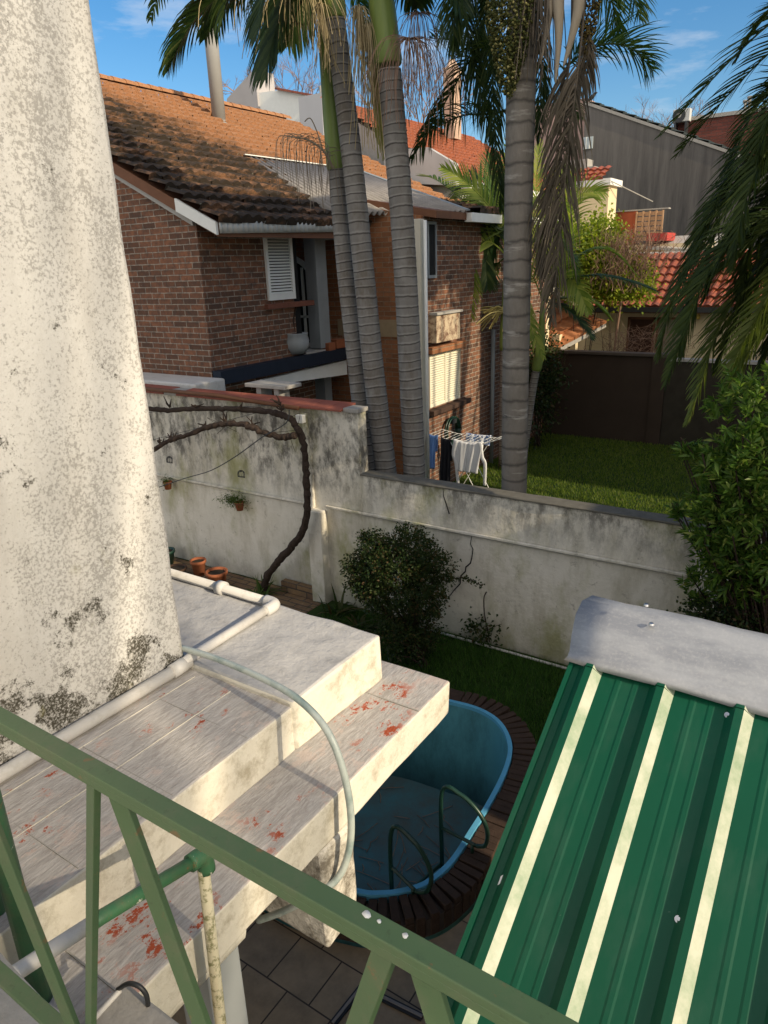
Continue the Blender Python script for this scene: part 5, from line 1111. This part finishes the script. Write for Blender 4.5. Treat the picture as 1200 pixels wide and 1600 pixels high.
rf_([(1310, 420), (1255, 450), (1205, 500), (1165, 560), (1140, 640)], [8.2, 8.0, 7.9, 7.8, 7.7], LF_DATEL, seed=14, ll=.45)
rf_([(1300, 300), (1250, 330), (1205, 400), (1175, 480), (1165, 560)], [8.9, 8.7, 8.6, 8.5, 8.4], seed=15)
rf_([(1300, 200), (1245, 230), (1200, 310), (1170, 400), (1160, 480)], [8.5, 8.3, 8.2, 8.1, 8.0], seed=16)
rf_([(1300, 350), (1240, 380), (1190, 430), (1150, 500), (1120, 580)], [8.4, 8.2, 8.1, 8.0, 8.0], seed=17)
rf_([(1310, 280), (1240, 290), (1180, 330), (1130, 400), (1100, 470)], [8.7, 8.5, 8.4, 8.3, 8.3], seed=18)
rf_([(1310, 230), (1250, 270), (1210, 340), (1195, 430), (1190, 520)], [9.2, 9.1, 9.0, 9.0, 9.0], seed=19)
rf_([(1310, 400), (1260, 440), (1220, 480), (1180, 530), (1150, 590)], [9.4, 9.4, 9.3, 9.2, 9.2], seed=21)
rf_([(1290, 150), (1230, 150), (1195, 200), (1180, 270)], [8.0, 7.8, 7.7, 7.7], seed=22)
for k in range(9):
    an = R(-60+k*33); L_ = 3.0; d_ = Vector((math.cos(an), math.sin(an), 0)); g = MB()
    frond(g, [crn, crn+d_*.8+Vector((0, 0, .8)), crn+d_*1.9+Vector((0, 0, .9)), crn+d_*L_+Vector((0, 0, -.1))], **dict(rk_, n=70, seed=20+k)); g.build('frond', LF_DATE, rp)
# ================================================================= bushes
bush('round_shrub', 'dense round dark shrub against the white garden wall above the pool', 'shrub', (-4.45, 7.2, 0), (-4.68, 7.18, 1.14), (.74, .58, .60), 620, 36, .042, .045, .026, LF_BUSH, fb=-.8, shell=.35, twigs=34)
g = bush('shrub_undergrowth', 'low dark leafy shoots around the foot of the round shrub', 'plant', (-4.2, 7.0, 0), (-4.45, 7.05, .38), (.42, .40, .36), 150, 26, .06, .05, .026, LF_BUSH, fb=-.9, shell=.2, twigs=12)
sp_ = thing('trailing_shoot', 'long leafy shoot reaching from the round shrub across the cracked white wall', 'shoot', (-3.75, 7.5, 1.2))
P = PL([(700, 905), (715, 903), (728, 903), (742, 910), (754, 915)], 1, 7.6); g = MB(); g.tube(smooth(P, 4), .006, 5); g.build('stem', VINE, sp_)
pp = np.array([list(P[0].lerp(P[-1], f)+Vector((0, 0, .05*math.sin(3.1*f)))) for f in rng.random(110)])+rng.normal(size=(110, 3))*.02; V, F = leaves(pp, norm(rng.normal(size=(110, 3))), .045, .025); mesh_np('leaves', V, F, LF_BUSH, sp_)
cv = thing('wall_creeper', 'thin bare creeper climbing the white wall right of the round shrub', 'creeper', (-3.6, 7.85, 0))
P = PL([(765, 1003), (762, 985), (757, 960), (756, 935), (760, 925)], 1, 7.86); g = MB(); g.tube(smooth(P, 4), .009, 5); g.tube(smooth(PL([(762, 985), (775, 978), (784, 975)], 1, 7.86), 4), .004, 4); g.build('stem', VINE, cv)
c0 = PX(752, 985, 1, 7.8); pp = np.array(c0)+rng.normal(size=(240, 3))*np.array([.14, .05, .12]); V, F = leaves(pp, norm(rng.normal(size=(240, 3))), .06, .035); mesh_np('leaves', V, F, LF_BUSH, cv)
# oleander at the right
ol = thing('oleander', 'tall oleander shrub with long pointed leaves at the right edge above the shed', 'shrub', (-.1, 7.2, 0))
def oc(px, y, r, n):
    c = PX(px[0], px[1], 1, y); P, D, cc = clump_points(c, r, n, 1, .02, -.9, .5); return cc, norm(norm(cc-np.array(c))*.7+np.array([0, 0, .65])+rng.normal(size=cc.shape)*.35)
sets = [oc((1165, 640), 7.2, (.36, .4, .42), 80), oc((1175, 730), 7.0, (.45, .4, .45), 140), oc((1150, 770), 7.0, (.42, .4, .35), 110), oc((1180, 850), 6.9, (.50, .45, .45), 160), oc((1120, 830), 6.9, (.28, .3, .25), 60), oc((1150, 880), 6.9, (.35, .3, .28), 70), oc((1085, 900), 7.1, (.14, .15, .10), 9), oc((1060, 795), 7.0, (.10, .1, .1), 8), oc((1075, 700), 7.0, (.14, .1, .1), 14), oc((1095, 930), 7.2, (.1, .1, .07), 6), oc((1150, 925), 7.0, (.30, .2, .08), 30)]
cc = np.concatenate([s[0] for s in sets]); D = np.concatenate([s[1] for s in sets]); P, DD = whorls(cc, D, 17, .12, .02, .8)
V, F = leaves(P, DD, rng.uniform(.07, .13, len(P)), rng.uniform(.022, .032, len(P))); mesh_np('crown', V, F, LF_OLE, ol)
g = MB()
for i in rng.choice(len(cc), 130, replace=False):
    q = Vector(cc[i]); d = Vector(D[i]); b = Vector((-.1+rng.normal()*.15, 7.2+rng.normal()*.12, 0)); g.tube(smooth([b, b.lerp(q, .5)+Vector((0, 0, .2)), q-d*.12, q], 3), [.013-.001*k for k in range(10)], 5)
g.build('branches', VINE, ol)
bush('dark_shrub', 'small blackish green shrub between the oleander and the shed ridge cap', 'shrub', (-.5, 7.2, 0), tuple(PX(1160, 975, 1, 7.1)), (.55, .35, .28), 170, 26, .06, .05, .028, LF_BUSH, shell=.3, twigs=16)
# plants at the wall foot
def tuft(name, label, cat, c, n, L, W, m, up=.7, group=None):
    t = thing(name, label, cat, c, group); P = np.array(c)+rng.normal(size=(n, 3))*np.array([.08, .08, .01]); D = norm(rng.normal(size=(n, 3))*np.array([1, 1, .4])+np.array([0, 0, up])); D[:, 2] = np.abs(D[:, 2])
    V = []; F = []
    for p, d in zip(P, D):
        s_ = np.cross(d, [0, 0, 1.]); s_ = s_/max(1e-6, np.linalg.norm(s_)); l_ = L*rng.uniform(.6, 1.1); b = len(V); q = p.copy(); dd = d.copy()
        for j in range(5):
            w_ = W*(1-(j/4)**2)*.5+.001; V += [q-s_*w_, q+s_*w_]; dd = dd+np.array([0, 0, -.28]); dd /= np.linalg.norm(dd); q = q+dd*l_/4
        F += [(b+2*j, b+2*j+1, b+2*j+3, b+2*j+2) for j in range(4)]
    mesh_np('leaves', V, F, m, t); return t
tuft('strappy_plant', 'strappy leaved clump at the foot of the wall beside the pier', 'plant', (-6.05, 7.55, 0), 60, .55, .045, LF_BUSH, .8)
tuft('strappy_plant', 'strappy leaved clump just left of the round shrub', 'plant', (-5.55, 7.4, 0), 60, .5, .04, LF_BUSH, .8)
tuft('fern', 'bright fern growing at the foot of the vine trunk', 'fern', tuple(PX(405, 932, 2, 0)), 70, .42, .03, LF_FERN, .9)
# ================================================================= the vine
vn = thing('grape_vine', 'bare twisting grape vine climbing to the tube on the tall white wall', 'vine', (-7.55, 7.6, 0))
tp = [(412, 934), (416, 905), (432, 880), (455, 855), (474, 828), (480, 790), (478, 740), (474, 690), (458, 660), (445, 650), (410, 642), (360, 639), (310, 638), (262, 641), (222, 637)]
P = PL(tp, 1, 7.62); g = MB(); Q = smooth(P, 8); rs = random.Random(8)
g.tube([q+Vector((rs.gauss(0, .006), rs.gauss(0, .006), rs.gauss(0, .006))) for q in Q], [(.062-.026*i/len(Q))*(1+rs.uniform(-.14, .16)) for i in range(len(Q))], 12); g.build('main_stem', VINE, vn)
bp = [(462, 680), (440, 683), (412, 676), (385, 664), (352, 662), (322, 668), (292, 680), (262, 690), (236, 706)]
P2 = PL(bp, 1, 7.5); Q2 = smooth(P2, 8); g = MB(); g.tube([q+Vector((rs.gauss(0, .006),)*3) for q in Q2], [(.045-.008*i/len(Q2))*(1+rs.uniform(-.2, .25)) for i in range(len(Q2))], 10); g.build('side_branch', VINE, vn)
g = MB()
for (a, b), n_ in (((268, 685), 5), ((250, 693), 5), ((320, 665), 4), ((352, 658), 4), ((395, 664), 3), ((305, 635), 3), ((265, 635), 3), ((375, 638), 3), ((440, 640), 5), ((436, 630), 4)):
    c = PX(a, b, 1, 7.55); g = MB(); g.lathe([(0, -.03), (.022, -.01), (.022, .02), (0, .035)], c, 7)
    for k in range(n_):
        d = Vector((rs.gauss(0, .6), rs.gauss(0, .4), abs(rs.gauss(.5, .5)))).normalized(); g.tube(smooth([c, c+d*.06, c+d*.10+Vector((rs.gauss(0, .04), 0, rs.gauss(.02, .03)))], 3), [.017-.0018*i for i in range(7)], 5)
    g.build('spur', VINE, vn)
for k in range(9):
    c = Q2[rs.randrange(len(Q2))] if k % 2 else Q[rs.randrange(len(Q)//2, len(Q))]; g = MB(); g.tube(smooth([c, c+Vector((rs.uniform(-.3, .3), 0, rs.uniform(-.1, .1))), c+Vector((rs.uniform(-.5, .5), 0, rs.uniform(-.3, .1)))], 4), .004, 3); g.build('tendril', VINE, vn)
g = MB(); g.tube(smooth(PL([(246, 762), (290, 747), (330, 735), (370, 712), (410, 683), (447, 661), (452, 640)], 1, 7.45), 4), .008, 6); tag(g.build('black_cable', METD), 'thin black cable slanting across the tall white wall below the vine', 'cable')
for a, b, lab in (((222, 645), (440, 632), 'upper thin tie wire strung along the tall white wall'), ((228, 690), (420, 640), 'lower thin tie wire slanting along the tall white wall')):
    g = MB(); g.tube([PX(*a, 1, 7.7), PX(*b, 1, 7.7)], .004, 4); tag(g.build('tie_wire', METD), lab, 'wire')
# pots
def potm(g, c, r, h): g.lathe([(0, .0), (r*.72, 0), (r*.95, h*.8), (r*1.08, h*.82), (r*1.08, h), (r*.92, h), (r*.88, h*.85), (0, h*.82)], c, 22)
def pot(name, label, c, r, h, m=TERRA, soil=True):
    t = thing(name, label, 'flower pot', c); g = MB(); potm(g, c, r, h); g.build('pot', m, t, smooth=True)
    g = MB(); g.lathe([(0, h*.86), (r*.9, h*.86)], c, 16); g.build('soil', SOIL, t); return t
pot('flower_pot', 'tall narrow terracotta pot, left of the two on the tiled ledge behind the roof', tuple(PX(312, 897, 2, .02)), .13, .27)
pot('flower_pot', 'wide terracotta pot right beside the tall narrow one on the tiled ledge', tuple(PX(341, 916, 2, .02)), .17, .28)
pot('planter_bowl', 'low dark brown bowl next to the white wall corner', tuple(PX(277, 900, 2, .02)), .17, .16, mat('dark_brown_clay', flat((.07, .04, .025)), .8))
pot('green_pot', 'dark green pot half hidden behind the stucco wall corner', tuple(PX(262, 880, 2, .02)), .15, .26, GREEND)
for px, lab, nf, nm in (((263, 764), 'small terracotta pot hung on the tall wall near the stucco block', 30, 'hanging_pot'), ((375, 797), 'terracotta pot with a trailing fern hung in the middle of the tall wall', 120, 'hanging_pot')):
    c = PX(px[0], px[1], 1, 7.80); t = thing(nm, lab, 'hanging pot', c, 'pots hung on the tall white wall'); g = MB(); potm(g, c, .075, .14); g.build('pot', TERRA, t, smooth=True)
    g = MB(); g.tube([(c.x+.08*math.cos(a*.5236), c.y+.08*math.sin(a*.5236), c.z+.12) for a in range(13)], .005, 4); g.build('ring', METD, t)
    n = nf*6; P = np.array(c)+np.array([0, -.02, .15])+rng.normal(size=(n, 3))*np.array([.10 if nf > 50 else .04, .05, .05]); P[:, 0] -= (np.abs(rng.normal(size=n))*.13 if nf > 50 else 0)
    V, F = leaves(P, norm(rng.normal(size=(n, 3))+np.array([-.3, 0, .4])), .05, .012); mesh_np('foliage', V, F, LF_FERN, t)
for px, lab in (((268, 718), 'empty black wire plant holder on the tall wall above the small pot'), ((380, 740), 'empty black wire plant holder on the tall wall above the fern pot')):
    c = PX(px[0], px[1], 1, 7.83); g = MB()
    for k in range(7):
        a = R(-20+k*37); g.tube(smooth([c+Vector((0, 0, .04)), c+Vector((.07*math.cos(a), -.04, .03*math.sin(a)+.03)), c+Vector((.075*math.cos(a), -.05, -.05))], 3), .0055, 4)
    g.tube([c+Vector((.075*math.cos(R(a)), -.05+.02*math.sin(R(a)), -.04)) for a in range(0, 361, 30)], .005, 4); tag(g.build('wire_holder', METD), lab, 'plant holder')
g = MB(); g.box(-12, -6.5, 7.25, 7.9, -.2, .015); o = g.build('tiled_ledge', mat('ochre_step_tile', brickfn((.22, .14, .07), (.15, .09, .05), (.06, .05, .04), .8), .8), bevel=.01); tag(o, 'low ochre tiled ledge along the foot of the tall wall', 'ledge')
bk = MB(); bk.box(-7.35, -6.52, 7.78, 7.9, .015, .20); tag(bk.build('step_block', o.data.materials[0], bevel=.01), 'narrow ochre tiled step against the wall beside the vine', 'step')
# ================================================================= shrubs and trees behind
bush('lime_shrub', 'sunlit yellow green leafy shrub behind the young palms', 'shrub', (-7.6, 22.8, 0), tuple(PX(915, 405, 1, 23)), (1.15, .9, 1.25), 300, 34, .17, .13, .085, LF_LIME, fb=-.9, shell=.15, twigs=7)
bush('lime_shrub', 'smaller yellow green shrub mass just right of the lime shrub by the red roof', 'shrub', (-6.4, 22.6, 0), tuple(PX(968, 440, 1, 22.8)), (1.0, .7, .62), 200, 30, .15, .12, .08, LF_LIME, fb=-.9, shell=.15, twigs=5)
tw = thing('bare_shrub', 'leafless reddish twiggy shrub glowing in the sun before the dark gable', 'shrub', (-7.0, 22.4, 0)); g = MB(); c = PX(978, 398, 1, 22.4); rs = random.Random(4)
for k in range(520):
    a = c+Vector((rs.gauss(0, .55), rs.gauss(0, .35), rs.uniform(-1.1, .3))); g.tube([a, a+Vector((rs.gauss(.02, .12), rs.gauss(0, .1), rs.uniform(.15, .38))), a+Vector((rs.gauss(.05, .22), rs.gauss(0, .2), rs.uniform(.35, .75)))], [.010, .007, .004], 3, cap=False)
g.tube([(c.x-.3, c.y, 0), (c.x, c.y, c.z-.8)], .03, 6); g.build('twigs', LF_TWIG, tw)
tw2 = thing('bare_bush', 'small leafless bush in front of the cream house wall above the brown fence', 'shrub', (-6.2, 21.2, 0)); g = MB()
for k in range(260):
    c = PX(rs.gauss(1000, 45), rs.uniform(525, 580), 1, 21.3); g.tube([c, c+Vector((rs.gauss(0, .15), rs.gauss(0, .1), rs.uniform(.05, .25))), c+Vector((rs.gauss(0, .28), rs.gauss(0, .2), rs.uniform(.15, .45)))], [.009, .006, .003], 3, cap=False)
for k in range(3): 
    a = Vector((-6.2+rs.gauss(0, .4), 21.25, 0)); g.tube([a, a+Vector((rs.gauss(0, .4), 0, 2.4))], .015, 4)
g.build('twigs', LF_TWIG, tw2)
def baretree(label, px, y, h, sp, seed, base=0):
    rs = random.Random(seed); c = PX(px[0], px[1], 1, y); t = thing('bare_tree', label, 'tree', (c.x, y, 0), 'leafless winter trees on the skyline'); g = MB()
    g.tube([(c.x, y, 0), (c.x, y, c.z-h*.6)], [.3, .16], 7); g.build('trunk', VINE, t); g = MB()
    def br(p, d, L, r, dep):
        q = p+d*L; g.tube([p, p.lerp(q, .5)+Vector((rs.gauss(0, .04), rs.gauss(0, .04), 0))*L, q], [r, r*.8, r*.6], 3, cap=False)
        if dep:
            for k in range(3 if dep > 1 else 4):
                nd = (d+Vector((rs.gauss(0, .5), rs.gauss(0, .5), rs.gauss(.05, .35)))).normalized(); br(q.lerp(p, rs.uniform(0, .45)), nd, L*rs.uniform(.55, .8), r*.55, dep-1)
    for k in range(6): br(Vector((c.x, y, c.z-h*.65)), Vector((rs.gauss(0, sp), rs.gauss(0, sp), 1)).normalized(), h*.38, .07, 4)
    g.build('crown', LF_TWIG, t)
baretree('leafless tree showing over the black gable left of the air conditioner', (1025, 178), 55, 5.5, .6, 1); baretree('leafless tree on the skyline right of the air conditioner', (1100, 180), 58, 4, .7, 2)
baretree('leafless tree behind the white building between the palm trunks', (465, 110), 40, 6, .5, 3); baretree('leafless tree behind the red tiled roof', (655, 110), 44, 7, .5, 4); baretree('small leafless tree peeping over the brick house ridge', (380, 112), 42, 3, .6, 5)
# ================================================================= grass
def blades(name, n, fn, h, w_, m, label=None):
    P = fn(n); P = P[:, :3]; n = len(P); a = rng.uniform(0, 6.283, n); d = np.stack([np.cos(a), np.sin(a), np.zeros(n)], 1); hh = h*rng.uniform(.4, 1.2, n)[:, None]
    s_ = np.stack([-d[:, 1], d[:, 0], np.zeros(n)], 1)*w_; tip = P+d*hh*.55+np.array([0, 0, 1.])*hh
    V = np.stack([P-s_, P+s_, tip], 1).reshape(-1, 3); F = np.arange(3*n).reshape(-1, 3)
    o = mesh_np(name, V, F, m); return tag(o, label or name.replace('_', ' '), 'grass', kind='stuff')
def yardg(n):
    x = rng.uniform(-6.2, .5, n); y = rng.uniform(5.9, 7.85, n); c = np.array([(p.x, p.y) for p in ring(.31, 0)])
    keep = np.ones(n, bool); ang = np.arctan2(c[:, 1]-cen.y, c[:, 0]-cen.x); rad = np.hypot(c[:, 1]-cen.y, c[:, 0]-cen.x); o_ = np.argsort(ang)
    pr = np.interp(np.arctan2(y-cen.y, x-cen.x), ang[o_], rad[o_], period=2*math.pi); keep = np.hypot(x-cen.x, y-cen.y) > pr
    x = x[keep]; y = y[keep]; return np.stack([x, y, np.full(len(x), 0.0)], 1)
g = MB(); inn = [v for v in ring(.295, .008)]; 
def clampy(p): return Vector((p.x, max(p.y, 5.2), .008))
g.add([(-6.5, 6.3, .006), (-4.6, 6.3, .006), (-4.6, 7.93, .006), (-6.5, 7.93, .006)], [(0, 1, 2, 3)])
g.add([(-4.6, 6.42, .006), (-2.5, 6.42, .006), (-2.5, 7.93, .006), (-4.6, 7.93, .006)], [(0, 1, 2, 3)])
g.add([(-2.5, 6.30, .006), (-2.2, 6.05, .006), (-2.0, 5.5, .006), (-1.93, 5.0, .006), (3, 5.0, .006), (3, 7.93, .006), (-2.5, 7.93, .006)], [(0, 1, 2, 3, 4, 5, 6)])
struct('yard_turf', g, GRASSG)
blades('yard_grass', 52000, yardg, .10, .0045, LF_GRASS, 'dark shaded grass between the pool and the garden wall')
def lawn(n):
    x = rng.uniform(-9.5, 1.5, n); y = 9+11.2*rng.random(n)**.8; return np.stack([x, y, np.zeros(n)], 1)
blades('lawn_grass', 110000, lawn, .075, .009, LF_LAWN, 'mown lawn beyond the garden wall')

# unseen trees added right of the picture to dapple the light
bush('added_shade_tree', 'leafy tree added outside the picture to the right for shade beside the tall rendered block', 'tree', (6.0, 6.4, 0), (5.6, 6.75, 11.4), (1.5, 1.0, 2.3), 150, 26, .22, .22, .12, LF_BUSH, shell=.1, twigs=14, tr=.10)
bush('added_shade_tree', 'far leafy tree outside the picture to the right over the terrace side', 'tree', (24, -4, 0), (24, -1.5, 23.0), (2.4, 4.2, 2.0), 60, 14, .40, .34, .2, LF_BUSH, shell=.1, twigs=16, tr=.16)
bush('added_shade_tree', 'leafy tree added outside the picture to shade the gap between the two added buildings', 'tree', (6.0, 12.2, 0), (5.8, 13.6, 12.1), (1.2, 1.9, 1.6), 200, 26, .22, .22, .12, LF_BUSH, shell=.1, twigs=14, tr=.10)
bush('lawn_shrub', 'dark leafy shrub in the corner between the brick side wall and the brown fence', 'shrub', (-7.3, 18.6, 0), (-7.35, 18.6, 1.6), (.55, .8, 1.7), 160, 26, .14, .12, .06, LF_BUSH, shell=.2, twigs=10)
